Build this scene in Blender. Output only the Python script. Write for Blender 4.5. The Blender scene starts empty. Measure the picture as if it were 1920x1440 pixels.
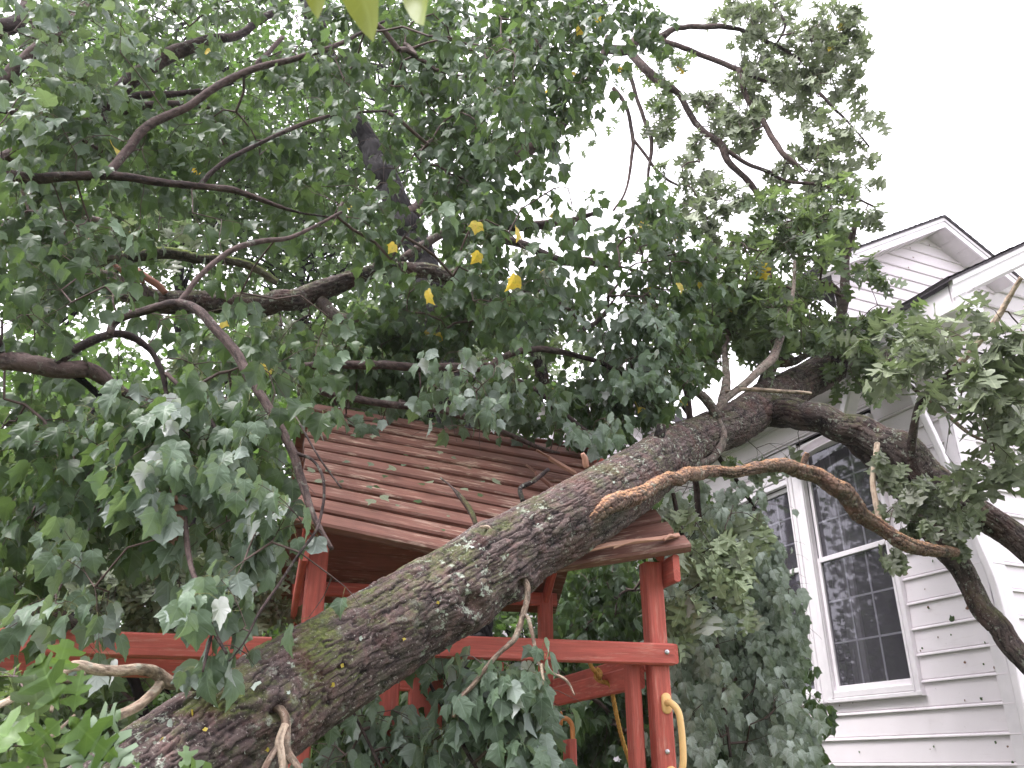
import bpy, math, random
import numpy as np
from mathutils import Vector

# ------------------------------------------------------------------ camera, sky, sun, exposure
SC = bpy.context.scene
COL = SC.collection
F_PX = 1580.0                      # focal length in pixels of a 1920 px wide picture
PITCH = math.radians(24.4)
CAM = np.array([0.0, 0.0, 1.6])
cam_d = bpy.data.cameras.new('camera')
cam_d.sensor_width = 36.0
cam_d.lens = 36.0 * F_PX / 1920.0
cam_d.clip_start = 0.02
cam_d.clip_end = 2000
cam_d.dof.use_dof = True
cam_d.dof.focus_distance = 4.6
cam_d.dof.aperture_fstop = 11.0
cam = bpy.data.objects.new('camera', cam_d)
COL.objects.link(cam)
cam.location = CAM
cam.rotation_euler = (math.radians(90) + PITCH, 0, 0)
SC.camera = cam

SUN_EL, SUN_AZ = math.radians(60), math.radians(244)
world = bpy.data.worlds.new('World')
SC.world = world
world.use_nodes = True
wn = world.node_tree
for n in list(wn.nodes): wn.nodes.remove(n)
sky = wn.nodes.new('ShaderNodeTexSky')
sky.sky_type = 'NISHITA'
sky.sun_disc = False
sky.sun_elevation = SUN_EL
sky.sun_rotation = SUN_AZ
sky.air_density = 1.0
sky.dust_density = 4.0
hsv = wn.nodes.new('ShaderNodeHueSaturation')
hsv.inputs['Saturation'].default_value = 0.12
mixw = wn.nodes.new('ShaderNodeMixRGB')
mixw.inputs['Fac'].default_value = 0.7
mixw.inputs['Color2'].default_value = (9.2, 8.8, 9.7, 1)      # even white cloud cover
bg = wn.nodes.new('ShaderNodeBackground')
bg.inputs['Strength'].default_value = 0.12
wo = wn.nodes.new('ShaderNodeOutputWorld')
wn.links.new(sky.outputs[0], hsv.inputs['Color'])
wn.links.new(hsv.outputs[0], mixw.inputs['Color1'])
wn.links.new(mixw.outputs[0], bg.inputs['Color'])
wn.links.new(bg.outputs[0], wo.inputs['Surface'])

sun_d = bpy.data.lights.new('sun', 'SUN')
sun_d.energy = 1.5
sun_d.angle = math.radians(25)
sun_d.color = (1.0, 0.965, 0.965)
sun = bpy.data.objects.new('sun', sun_d)
COL.objects.link(sun)
sdir = Vector((math.sin(SUN_AZ) * math.cos(SUN_EL), math.cos(SUN_AZ) * math.cos(SUN_EL), math.sin(SUN_EL)))
sun.rotation_euler = sdir.to_track_quat('Z', 'Y').to_euler()
SC.view_settings.view_transform = 'Standard'
SC.view_settings.look = 'None'
SC.view_settings.exposure = 1.78
SC.view_settings.gamma = 1.0

# ------------------------------------------------------------------ helpers
rng = np.random.default_rng(7)
CP, SP = math.cos(PITCH), math.sin(PITCH)

def ray(px, py):
    u = (px - 960) / F_PX; v = (720 - py) / F_PX
    return np.array([u, CP - v * SP, SP + v * CP])

def at(px, py, Y):
    d = ray(px, py)
    return CAM + d * (Y / d[1])

def onplane(px, py, P0, n):
    d = ray(px, py)
    return CAM + d * (np.dot(P0 - CAM, n) / np.dot(d, n))

def _hash(ix, iy, iz, seed):
    h = (ix.astype(np.int64) * 374761393 + iy.astype(np.int64) * 668265263 + iz.astype(np.int64) * 1274126177 + seed * 974711) & 0xffffffff
    h = ((h ^ (h >> 13)) * 1103515245) & 0xffffffff
    h = ((h ^ (h >> 16)) * 2246822519) & 0xffffffff
    return ((h ^ (h >> 15)) & 0xffffff) / float(0xffffff)

def noise3(x, y, z, seed=0):
    ix, iy, iz = np.floor(x), np.floor(y), np.floor(z)
    fx, fy, fz = x - ix, y - iy, z - iz
    fx = fx * fx * (3 - 2 * fx); fy = fy * fy * (3 - 2 * fy); fz = fz * fz * (3 - 2 * fz)
    r = 0
    for a in (0, 1):
        for b in (0, 1):
            for c in (0, 1):
                w = (fx if a else 1 - fx) * (fy if b else 1 - fy) * (fz if c else 1 - fz)
                r = r + w * _hash(ix + a, iy + b, iz + c, seed)
    return r

def mesh_obj(name, V, faces, mat, parent=None, smooth=True, uv=None, attrs=None, sharp=None):
    """V (n,3) world coordinates; faces: list of (k,3) / (k,4) index arrays."""
    V = np.asarray(V, dtype=np.float32)
    if parent is not None:
        off = np.array(parent_world(parent), dtype=np.float32)
        V = V - off
    me = bpy.data.meshes.new(name)
    faces = [np.asarray(f, dtype=np.int32) for f in faces if len(f)]
    nf = sum(len(f) for f in faces)
    loops = np.concatenate([f.ravel() for f in faces])
    starts = []; s = 0
    for f in faces:
        k = f.shape[1]
        starts.append(s + np.arange(len(f)) * k); s += len(f) * k
    starts = np.concatenate(starts).astype(np.int32)
    me.vertices.add(len(V)); me.vertices.foreach_set('co', V.ravel())
    me.loops.add(len(loops)); me.loops.foreach_set('vertex_index', loops)
    me.polygons.add(nf); me.polygons.foreach_set('loop_start', starts)
    me.update(calc_edges=True)
    me.polygons.foreach_set('use_smooth', np.full(nf, smooth, dtype=bool))
    if uv is not None:
        l = me.uv_layers.new(name='UVMap')
        l.data.foreach_set('uv', np.asarray(uv, dtype=np.float32)[loops].ravel())
    if attrs:
        for k, a in attrs.items():
            at_ = me.attributes.new(k, 'FLOAT', 'POINT')
            at_.data.foreach_set('value', np.asarray(a, dtype=np.float32))
    me.validate()
    if mat is not None: me.materials.append(mat)
    o = bpy.data.objects.new(name, me)
    COL.objects.link(o)
    if parent is not None: o.parent = parent
    return o

def parent_world(p):
    v = Vector((0, 0, 0))
    while p is not None:
        v = v + p.location
        p = p.parent
    return v

def thing(name, label, cat, loc=(0, 0, 0), group=None):
    o = bpy.data.objects.new(name, None)
    COL.objects.link(o)
    o.location = loc
    o.empty_display_size = 0.1
    o['label'] = label; o['category'] = cat
    if group: o['group'] = group
    return o

def tag(o, label, cat, group=None):
    o['label'] = label; o['category'] = cat
    if group: o['group'] = group
    return o

class MB:
    """collects pieces into one mesh"""
    def __init__(self): self.V = []; self.F = {3: [], 4: []}; self.UV = []; self.n = 0; self.A = []
    def add(self, V, faces, uv=None, a=None):
        V = np.asarray(V, dtype=float)
        for f in faces:
            f = np.asarray(f)
            if len(f): self.F[f.shape[1]].append(f + self.n)
        self.V.append(V)
        self.UV.append(np.zeros((len(V), 2)) if uv is None else uv)
        self.A.append(np.zeros(len(V)) if a is None else np.broadcast_to(a, (len(V),)))
        self.n += len(V)
    def build(self, name, mat, parent=None, smooth=True, attr=None):
        if not self.n: return None
        fs = [np.concatenate(self.F[k]) for k in (3, 4) if self.F[k]]
        return mesh_obj(name, np.concatenate(self.V), fs, mat, parent, smooth, np.concatenate(self.UV), {attr: np.concatenate(self.A)} if attr else None)

def unit(v):
    v = np.asarray(v, dtype=float)
    return v / max(1e-9, np.linalg.norm(v))

def catmull(P, n):
    """resample control rows P (k,d) to n rows, smooth"""
    P = np.asarray(P, dtype=float)
    k = len(P)
    if k == 2:
        t = np.linspace(0, 1, n)[:, None]; return P[0] * (1 - t) + P[1] * t
    Q = np.vstack([2 * P[0] - P[1], P, 2 * P[-1] - P[-2]])
    seg = np.linalg.norm(np.diff(P[:, :3], axis=0), axis=1)
    cum = np.concatenate([[0], np.cumsum(seg)])
    s = np.linspace(0, cum[-1], n)
    i = np.clip(np.searchsorted(cum, s, side='right') - 1, 0, k - 2)
    t = ((s - cum[i]) / np.maximum(seg[i], 1e-9))[:, None]
    p0, p1, p2, p3 = Q[i], Q[i + 1], Q[i + 2], Q[i + 3]
    return 0.5 * ((2 * p1) + (-p0 + p2) * t + (2 * p0 - 5 * p1 + 4 * p2 - p3) * t ** 2 + (-p0 + 3 * p1 - 3 * p2 + p3) * t ** 3)

def frames(C):
    T = np.gradient(C, axis=0)
    T /= np.maximum(np.linalg.norm(T, axis=1, keepdims=True), 1e-9)
    up = np.array([0, 0, 1.0]) if abs(T[0][2]) < 0.9 else np.array([1.0, 0, 0])
    N = np.zeros_like(C); N[0] = unit(up - T[0] * np.dot(up, T[0]))
    for i in range(1, len(C)):
        v = N[i - 1] - T[i] * np.dot(N[i - 1], T[i])
        N[i] = unit(v)
    B = np.cross(T, N)
    return T, N, B

def tube_grid(C, R, sides, disp=None, cap=True):
    """tube along C with radii R; disp(theta,len grid)->radial offset"""
    T, N, B = frames(C)
    m = len(C)
    th = np.linspace(0, 2 * np.pi, sides, endpoint=False)
    L = np.concatenate([[0], np.cumsum(np.linalg.norm(np.diff(C, axis=0), axis=1))])
    TH, LL = np.meshgrid(th, L)
    RR = np.repeat(np.asarray(R)[:, None], sides, axis=1)
    h = np.zeros_like(RR)
    if disp is not None:
        h = disp(TH, LL, RR)
        RR = RR + h
    V = C[:, None, :] + RR[..., None] * (np.cos(TH)[..., None] * N[:, None, :] + np.sin(TH)[..., None] * B[:, None, :])
    V = V.reshape(-1, 3)
    i = np.arange(m - 1)[:, None] * sides; j = np.arange(sides)[None, :]; j2 = (j + 1) % sides
    Fq = np.stack([(i + j).ravel(), (i + j2).ravel(), (i + sides + j2).ravel(), (i + sides + j).ravel()], axis=1)
    uv = np.stack([(TH * np.repeat(np.asarray(R)[:, None], sides, axis=1)).ravel(), LL.ravel()], axis=1)
    fs = [Fq]
    if cap:
        V = np.vstack([V, C[0], C[-1]])
        uv = np.vstack([uv, [0, 0], [0, L[-1]]])
        a = m * sides
        jj = np.arange(sides); jn = (jj + 1) % sides
        fs.append(np.stack([np.full(sides, a), jn, jj], axis=1))
        b = (m - 1) * sides
        fs.append(np.stack([np.full(sides, a + 1), b + jj, b + jn], axis=1))
        h = np.concatenate([h.ravel(), [0, 0]])
    return V, fs, uv, h.ravel()

def bark_disp(amp, scale=1.0, seed=0):
    def f(TH, LL, RR):
        x = np.cos(TH) * RR; y = np.sin(TH) * RR
        w = (noise3(x * 9, y * 9, LL * 4, seed + 5) - .5) * .05
        a = noise3((x + w) * 34 * scale, (y + w) * 34 * scale, LL * 7.5 * scale, seed)
        b = noise3((x - w) * 75 * scale, (y + w) * 75 * scale, LL * 24 * scale, seed + 1)
        c = noise3(x * 170 * scale, y * 170 * scale, LL * 80 * scale, seed + 2)
        ridge = 1 - np.abs(2 * a - 1) * 2.2
        g = -np.clip(ridge, 0, 1) ** 1.5
        ridge2 = -np.clip(1 - np.abs(2 * b - 1) * 2.6, 0, 1) ** 1.4 * .55
        lump = (noise3(x * 5, y * 5, LL * 2.2, seed + 3) - .5) * 1.6
        return amp * (g + ridge2 + .35 * (c - .5) + lump + .35)
    return f

def plate_disp(amp, ncell, clen, seed=0):
    """bark of long overlapping plates parted by cracks"""
    def cells(U, Vv, nc, sd):
        iu, iv = np.floor(U), np.floor(Vv)
        f1 = np.full(U.shape, 9.0); f2 = np.full(U.shape, 9.0); hid = np.zeros(U.shape); du = np.zeros(U.shape); dv = np.zeros(U.shape)
        for a in (-1, 0, 1):
            for b in (-1, 0, 1):
                cu, cv = iu + a, iv + b; cm = np.mod(cu, nc)
                x = cu + .15 + .7 * _hash(cm, cv, cm * 0, sd); y = cv + .1 + .8 * _hash(cm, cv, cm * 0 + 1, sd)
                d = np.sqrt((U - x) ** 2 + (Vv - y) ** 2)
                nw = d < f1
                f2 = np.where(nw, f1, np.minimum(f2, d)); hid = np.where(nw, _hash(cm, cv, cm * 0 + 2, sd), hid)
                du = np.where(nw, U - x, du); dv = np.where(nw, Vv - y, dv)
                f1 = np.where(nw, d, f1)
        return f2 - f1, hid, du, dv
    def f(TH, LL, RR):
        x = np.cos(TH) * RR; y = np.sin(TH) * RR
        wu = (noise3(x * 16, y * 16, LL * 9, seed) - .5) * 1.5 + (noise3(x * 60, y * 60, LL * 40, seed + 1) - .5) * .7
        wv = (noise3(x * 14, y * 14, LL * 8, seed + 2) - .5) * 1.3 + (noise3(x * 60, y * 60, LL * 60, seed + 3) - .5) * .4
        U = TH / (2 * np.pi) * ncell + wu; Vv = LL / clen + wv
        e, hid, du, dv = cells(U, Vv, ncell, seed)
        crack = np.clip(e / .22, 0, 1) ** .6
        h = crack * (.55 + .45 * hid) + .35 * crack * (du * (hid - .5) * 2 + dv * .5)
        e2, hid2, _, _ = cells(TH / (2 * np.pi) * ncell * 2.3 // 1 * 0 + U * 2.0, Vv * 2.6, ncell * 2, seed + 9)
        h = h - .22 * (1 - np.clip(e2 / .25, 0, 1)) + .15 * hid2
        fur = noise3((x + wu * .004) * 26, (y + wu * .004) * 26, LL * 4.5, seed + 4)
        h = h - .55 * np.clip(1 - np.abs(2 * fur - 1) * 3.2, 0, 1)
        h = h + .22 * (noise3(x * 190, y * 190, LL * 110, seed + 5) - .5)
        lump = (noise3(x * 5, y * 5, LL * 2.2, seed + 6) - .5) * 1.8
        f.crack = np.clip(h, -.6, 1.2)
        return amp * (h - .5 + lump)
    return f

def limb_pts(pts):
    """pts: (px, py, Y, radius_px) -> rows x,y,z,r (r in metres)"""
    out = []
    for px, py, Y, rp in pts:
        p = at(px, py, Y)
        depth = (p[1]) * CP + (p[2] - CAM[2]) * SP
        out.append([p[0], p[1], p[2], rp * depth / F_PX])
    return np.array(out)

def limb(name, pts, mat, parent, amp=None, sides=14, step=0.03, seed=0, jit=.15, label=None, rows=None, plates=None):
    R = limb_pts(pts) if rows is None else np.asarray(rows, float)
    L = np.linalg.norm(np.diff(R[:, :3], axis=0), axis=1).sum()
    n = max(6, int(L / step))
    C = catmull(R, n)
    r = np.maximum(C[:, 3], .0015)
    c = C[:, :3].copy()
    lr = np.random.default_rng(seed + 100)
    if jit:
        k = max(3, int(L / .12))
        J = catmull(lr.normal(0, 1, (k, 3)), n)
        env = np.clip(np.minimum(np.arange(n), np.arange(n)[::-1]) / (n * .1 + 1), 0, 1)[:, None]
        c += J * (r[:, None] * jit) * env
    if amp is None: amp = float(np.mean(r)) * .12
    if plates:
        pd = plate_disp(amp, plates[0], plates[1], seed)
        V, fs, uv, h = tube_grid(c, r, sides, pd)
        h = np.concatenate([pd.crack.ravel() * 1.3 - .75, [0, 0]]) * max(amp, 1e-6)
    else:
        V, fs, uv, h = tube_grid(c, r, sides, bark_disp(amp, scale=min(2.5, .16 / max(.02, float(np.mean(r)))) if np.mean(r) < .1 else 1.0, seed=seed))
    o = mesh_obj(name, V, fs, mat, parent, True, uv, {'bark': h / max(amp, 1e-6)})
    if label: o['label'] = label
    return o, c, r

# ------------------------------------------------------------------ node helpers and materials
def new_mat(name):
    m = bpy.data.materials.new(name); m.use_nodes = True
    nt = m.node_tree
    for n in list(nt.nodes): nt.nodes.remove(n)
    return m, nt

class NT:
    def __init__(self, nt): self.nt = nt
    def n(self, t, **kw):
        nd = self.nt.nodes.new(t)
        for k, v in kw.items(): setattr(nd, k, v)
        return nd
    def l(self, a, b): self.nt.links.new(a, b)
    def noise(self, vec, scale, detail=4, rough=.55, dist=0):
        nd = self.n('ShaderNodeTexNoise'); nd.inputs['Scale'].default_value = scale
        nd.inputs['Detail'].default_value = detail; nd.inputs['Roughness'].default_value = rough
        nd.inputs['Distortion'].default_value = dist
        if vec is not None: self.l(vec, nd.inputs['Vector'])
        return nd.outputs['Fac']
    def ramp(self, fac, stops):
        nd = self.n('ShaderNodeValToRGB')
        e = nd.color_ramp.elements
        while len(e) > 1: e.remove(e[-1])
        e[0].position = stops[0][0]; e[0].color = (*stops[0][1], 1)
        for p, c in stops[1:]:
            x = e.new(p); x.color = (*c, 1)
        if fac is not None: self.l(fac, nd.inputs[0])
        return nd.outputs[0]
    def mapr(self, v, a, b, c=0, d=1):
        nd = self.n('ShaderNodeMapRange'); self.l(v, nd.inputs[0])
        for i, x in enumerate((a, b, c, d)): nd.inputs[i + 1].default_value = x
        return nd.outputs[0]
    def math(self, op, a, b=None):
        nd = self.n('ShaderNodeMath', operation=op)
        for i, x in enumerate((a, b)):
            if x is None: continue
            if isinstance(x, (int, float)): nd.inputs[i].default_value = x
            else: self.l(x, nd.inputs[i])
        return nd.outputs[0]
    def mix(self, fac, a, b, blend='MIX'):
        nd = self.n('ShaderNodeMixRGB', blend_type=blend)
        for i, x in enumerate((fac, a, b)):
            if isinstance(x, (int, float)): nd.inputs[i].default_value = x
            elif isinstance(x, tuple): nd.inputs[i].default_value = (*x, 1)
            else: self.l(x, nd.inputs[i])
        return nd.outputs[0]
    def vscale(self, vec, s):
        nd = self.n('ShaderNodeMapping'); nd.inputs['Scale'].default_value = s; self.l(vec, nd.inputs['Vector'])
        return nd.outputs[0]
    def principled(self, col, rough=.6, spec=.4, bump=None, bstr=.3, bdist=.01, metal=0):
        p = self.n('ShaderNodeBsdfPrincipled')
        if isinstance(col, tuple): p.inputs['Base Color'].default_value = (*col, 1)
        else: self.l(col, p.inputs['Base Color'])
        if isinstance(rough, (int, float)): p.inputs['Roughness'].default_value = rough
        else: self.l(rough, p.inputs['Roughness'])
        p.inputs['Specular IOR Level'].default_value = spec
        p.inputs['Metallic'].default_value = metal
        if bump is not None:
            b = self.n('ShaderNodeBump'); b.inputs['Strength'].default_value = bstr; b.inputs['Distance'].default_value = bdist
            self.l(bump, b.inputs['Height']); self.l(b.outputs[0], p.inputs['Normal'])
        return p
    def out(self, sh):
        o = self.n('ShaderNodeOutputMaterial'); self.l(sh, o.inputs['Surface'])

def mat_bark(name, dark, light, moss=0.0, lichen=0.0, orange=0.0, red=0.0, scale=1.0, low=False):
    m, nt = new_mat(name); N = NT(nt)
    tc = N.n('ShaderNodeTexCoord'); uv = tc.outputs['UV']; ob = tc.outputs['Object']
    geo = N.n('ShaderNodeNewGeometry')
    u1 = N.vscale(uv, (60 * scale, 14 * scale, 1))
    n1 = N.noise(u1, 1.0, 6, .65, .6)
    n2 = N.noise(ob, 18 * scale, 5, .6)
    att = N.n('ShaderNodeAttribute', attribute_name='bark')
    hh = N.mapr(att.outputs['Fac'], -1.0, .6)
    n3_ = N.noise(N.vscale(uv, (150 * scale, 60 * scale, 1)), 1.0, 5, .7, .3)
    f = N.math('ADD', N.math('ADD', N.math('MULTIPLY', n1, .42), N.math('MULTIPLY', n3_, .38)), N.math('SUBTRACT', N.math('MULTIPLY', hh, .55), .12))
    col = N.ramp(f, [(.30, dark), (.52, tuple(a * .55 + b * .45 for a, b in zip(dark, light))), (.68, light), (.86, tuple(min(1, b * 1.55) for b in light))])
    col = N.mix(N.mapr(n2, .45, .75, 0, .55), col, (light[0] * 1.0, light[1] * .82, light[2] * .8))
    if red:
        col = N.mix(N.math('MULTIPLY', N.mapr(N.noise(ob, 6, 4), .5, .7), red), col, (.20, .085, .065))
    if lichen >= .8:
        col = N.mix(N.mapr(N.noise(ob, 11, 4, .6), .50, .66, 0, .4), col, (.10, .105, .07))
        col = N.mix(N.mapr(N.noise(ob, 17, 4, .6), .56, .68, 0, .55), col, (.20, .125, .115))
        n5 = N.noise(ob, 105, 3, .7)
        col = N.mix(N.mapr(n5, .61, .67, 0, .5), col, (.36, .31, .27))
        col = N.mix(N.mapr(n5, .40, .34, 0, .7), col, tuple(c * .5 for c in dark))
    if lichen:
        nl = N.noise(ob, 26, 5, .7)
        nl2 = N.noise(ob, 3.2, 2)
        mk = N.math('MULTIPLY', N.mapr(nl, .57, .63), N.mapr(nl2, .40, .56))
        col = N.mix(N.math('MULTIPLY', mk, lichen), col, (.36, .40, .33))
        n4 = N.noise(ob, 70, 3, .7)
        col = N.mix(N.math('MULTIPLY', N.mapr(n4, .635, .68), .6 * lichen), col, (.5, .47, .42))
    if moss:
        sep = N.n('ShaderNodeSeparateXYZ'); N.l(geo.outputs['Normal'], sep.inputs[0])
        nm = N.noise(ob, 5.5, 6, .7)
        mk = N.math('MULTIPLY', N.mapr(nm, .46 - (.2 if moss >= 1 else 0), .60 - (.18 if moss >= 1 else 0)), N.mapr(sep.outputs['Z'], -.1, .5))
        if low:
            sv = N.n('ShaderNodeSeparateXYZ'); N.l(uv, sv.inputs[0])
            mk = N.math('MULTIPLY', mk, N.mapr(sv.outputs['Y'], .9, 2.2, 1.0, .35))
        mosscol = N.ramp(N.noise(ob, 60, 3), [(.3, (.04, .06, .012)), (.7, (.17, .22, .04))])
        col = N.mix(N.math('MULTIPLY', mk, moss), col, mosscol)
    if orange:
        sep2 = N.n('ShaderNodeSeparateXYZ'); N.l(geo.outputs['Normal'], sep2.inputs[0])
        no = N.noise(ob, 22, 5, .75)
        mk = N.math('MULTIPLY', N.mapr(no, .42, .54), N.mapr(sep2.outputs['Z'], .1, .6))
        oc = N.ramp(N.noise(ob, 90, 3), [(.3, (.26, .11, .05)), (.7, (.60, .37, .21))])
        col = N.mix(N.math('MULTIPLY', mk, orange), col, oc)
    bump = N.math('ADD', N.math('MULTIPLY', n1, 1.0), N.math('MULTIPLY', N.noise(ob, 120 * scale, 3), .7))
    p = N.principled(col, .85, .25, bump, .8, .006)
    N.out(p.outputs[0])
    return m

def mat_leaf(name, top, top2, under, transl=.4, trcol=(.16, .30, .05), rough=.42, veins=True, gloss=.30):
    m, nt = new_mat(name); N = NT(nt)
    att = N.n('ShaderNodeAttribute', attribute_name='tint')
    geo = N.n('ShaderNodeNewGeometry')
    tc = N.n('ShaderNodeTexCoord')
    base = N.ramp(att.outputs['Fac'], [(0, tuple(c * .32 for c in top)), (.42, top), (.93, tuple(c * 1.2 for c in top2))])
    und = N.ramp(att.outputs['Fac'], [(0, tuple(c * .32 for c in under)), (.6, tuple(c * .8 for c in under)), (.86, tuple(min(.6, c * 2.0) for c in under))])
    nz = N.noise(tc.outputs['Object'], 30, 3)
    base = N.mix(N.mapr(nz, .3, .75, 0, .35), base, tuple(min(1, c * 1.7) for c in top2))
    if veins:
        sep = N.n('ShaderNodeSeparateXYZ'); N.l(tc.outputs['UV'], sep.inputs[0])
        ax = N.math('ABSOLUTE', sep.outputs['X'])
        mid = N.mapr(ax, 0.008, 0.028, 1, 0)
        # side veins: lines running out from the base at two angles
        d1 = N.math('ABSOLUTE', N.math('SUBTRACT', N.math('SUBTRACT', sep.outputs['Y'], .02), N.math('MULTIPLY', ax, .95)))
        v1 = N.mapr(d1, 0.008, 0.026, 1, 0)
        ws = N.math('ABSOLUTE', N.math('SUBTRACT', N.math('FRACT', N.math('MULTIPLY', N.math('SUBTRACT', sep.outputs['Y'], N.math('MULTIPLY', ax, .8)), 6.0)), .5))
        v2 = N.mapr(ws, .0, .07, .6, 0)
        vv = N.math('MAXIMUM', N.math('MAXIMUM', mid, v1), v2)
        base = N.mix(N.math('MULTIPLY', vv, .3), base, tuple(min(1, c * 2.2 + .03) for c in top2))
        und = N.mix(N.math('MULTIPLY', vv, .3), und, tuple(min(1, c * 1.3) for c in under))
    col = N.mix(geo.outputs['Backfacing'], base, und)
    yl_ = N.ramp(N.noise(tc.outputs['Object'], 45, 4, .7), [(.32, (.20, .24, .05)), (.45, (.50, .42, .06)), (.62, (.58, .42, .07)), (.72, (.28, .13, .04))])
    yf = N.mapr(att.outputs['Fac'], .94, .95)
    col = N.mix(yf, col, yl_)
    p = N.principled(col, rough, gloss)
    tr = N.n('ShaderNodeBsdfTranslucent')
    trc = N.mix(N.mapr(att.outputs['Fac'], .94, .95), N.mix(att.outputs['Fac'], tuple(c * .7 for c in trcol), trcol), (.7, .5, .06))
    N.l(trc, tr.inputs['Color'])
    ms = N.n('ShaderNodeMixShader'); ms.inputs[0].default_value = transl
    N.l(p.outputs[0], ms.inputs[1]); N.l(tr.outputs[0], ms.inputs[2])
    N.out(ms.outputs[0])
    return m

def mat_wood(name, base, worn, grain=(30, 30, 2), wear=.5, rough=.6):
    m, nt = new_mat(name); N = NT(nt)
    tc = N.n('ShaderNodeTexCoord')
    uv = tc.outputs['UV']; ob = tc.outputs['Object']
    g = N.noise(N.vscale(uv, (55, 3.5, 1)), 1.0, 6, .6, .4)
    col = N.ramp(g, [(.3, tuple(c * .68 for c in base)), (.6, base), (.8, tuple(min(1, c * 1.3) for c in base))])
    w = N.math('MULTIPLY', N.mapr(N.noise(N.vscale(uv, (40, 5, 1)), 1.0, 5, .7), .52, .66), N.mapr(N.noise(ob, 2.2, 3), .38, .62))
    col = N.mix(N.math('MULTIPLY', w, wear), col, worn)
    dirt = N.mapr(N.noise(ob, 5, 5, .65), .48, .75, 0, .5)
    col = N.mix(dirt, col, tuple(c * .45 + .012 for c in base))
    vo = N.n('ShaderNodeTexVoronoi'); vo.inputs['Scale'].default_value = 7; N.l(N.vscale(uv, (1, .45, 1)), vo.inputs['Vector'])
    kn = N.mapr(vo.outputs['Distance'], .03, .075, 1, 0)
    col = N.mix(N.math('MULTIPLY', kn, .6), col, tuple(c * .4 for c in base))
    p = N.principled(col, rough, .35, g, .35, .004)
    N.out(p.outputs[0])
    return m

def mat_plain(name, col, rough=.5, spec=.4, var=.12, scale=6, bump=0, metal=0):
    m, nt = new_mat(name); N = NT(nt)
    tc = N.n('ShaderNodeTexCoord')
    nz = N.noise(tc.outputs['Object'], scale, 5, .6)
    c = N.ramp(nz, [(.3, tuple(x * (1 - var) for x in col)), (.7, tuple(min(1, x * (1 + var)) for x in col))])
    p = N.principled(c, rough, spec, nz if bump else None, bump, .01, metal)
    N.out(p.outputs[0])
    return m

M = {}
M['oak_bark'] = mat_bark('oak_bark', (.008, .006, .007), (.088, .066, .062), moss=.6, lichen=1.0, red=.3, low=True)
M['limb_bark'] = mat_bark('limb_bark', (.009, .007, .008), (.080, .062, .058), moss=.35, lichen=.7, red=.2)
M['orange_bark'] = mat_bark('orange_bark', (.03, .02, .018), (.19, .13, .10), lichen=.8, orange=.9, red=.6)
M['pale_bark'] = mat_bark('pale_bark', (.10, .075, .055), (.36, .29, .22), lichen=.6, red=.3, scale=1.5)
M['lichen_bark'] = mat_bark('lichen_bark', (.035, .028, .026), (.17, .14, .12), lichen=1.0, scale=1.5)
M['maple_bark'] = mat_bark('maple_bark', (.016, .011, .011), (.075, .053, .049), lichen=.25, scale=1.6)
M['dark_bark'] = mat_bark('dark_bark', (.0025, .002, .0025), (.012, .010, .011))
M['mossy_bark'] = mat_bark('mossy_bark', (.02, .018, .014), (.09, .08, .06), moss=1.0, lichen=.4)
M['split_wood'] = mat_wood('split_wood', (.50, .27, .19), (.66, .46, .36), wear=.6)
M['raw_wood'] = mat_wood('raw_red_wood', (.30, .13, .09), (.50, .28, .20), wear=.8)
M['twig'] = mat_plain('twig_bark', (.085, .058, .05), .7, .3, .3, 20)
M['petiole'] = mat_plain('petiole', (.16, .17, .06), .55, .3, .35, 8)
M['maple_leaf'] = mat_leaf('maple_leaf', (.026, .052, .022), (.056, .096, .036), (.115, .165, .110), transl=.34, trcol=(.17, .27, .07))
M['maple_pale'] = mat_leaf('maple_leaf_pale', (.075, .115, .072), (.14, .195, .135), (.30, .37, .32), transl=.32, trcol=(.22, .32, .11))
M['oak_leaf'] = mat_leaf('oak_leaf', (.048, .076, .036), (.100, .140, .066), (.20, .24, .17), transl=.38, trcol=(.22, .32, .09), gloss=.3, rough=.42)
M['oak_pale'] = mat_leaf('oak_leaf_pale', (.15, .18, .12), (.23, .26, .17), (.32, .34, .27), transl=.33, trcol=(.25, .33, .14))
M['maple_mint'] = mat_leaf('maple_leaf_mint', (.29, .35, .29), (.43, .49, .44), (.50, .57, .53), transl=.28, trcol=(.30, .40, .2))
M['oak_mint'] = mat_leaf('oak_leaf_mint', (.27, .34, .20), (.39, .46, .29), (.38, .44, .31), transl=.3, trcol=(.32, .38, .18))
M['far_leaf'] = mat_leaf('far_leaf', (.08, .115, .055), (.12, .165, .075), (.15, .19, .12), transl=.4, veins=False)
M['near_leaf'] = mat_leaf('yellowing_leaf', (.07, .11, .025), (.12, .16, .035), (.065, .09, .025), transl=.45, trcol=(.35, .38, .05))
M['near_oak'] = mat_leaf('near_oak_leaf', (.055, .105, .030), (.095, .16, .045), (.17, .23, .155), transl=.35, trcol=(.22, .36, .07))
M['dead_leaf'] = mat_leaf('dead_leaf', (.16, .075, .05), (.26, .14, .10), (.25, .15, .12), transl=.15, trcol=(.2, .1, .05))
M['red_wood'] = mat_wood('red_stained_wood', (.53, .118, .088), (.70, .38, .29), wear=.6)
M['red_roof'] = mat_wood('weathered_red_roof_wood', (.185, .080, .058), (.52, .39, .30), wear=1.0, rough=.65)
M['yellow_plastic'] = mat_plain('yellow_plastic', (.80, .50, .20), .4, .5, .06, 9)
M['rope'] = mat_plain('yellow_rope', (.42, .24, .06), .8, .2, .3, 60, .5)
M['metal'] = mat_plain('zinc', (.55, .55, .57), .35, .5, .1, 20, 0, .8)
M['siding'] = None

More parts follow.
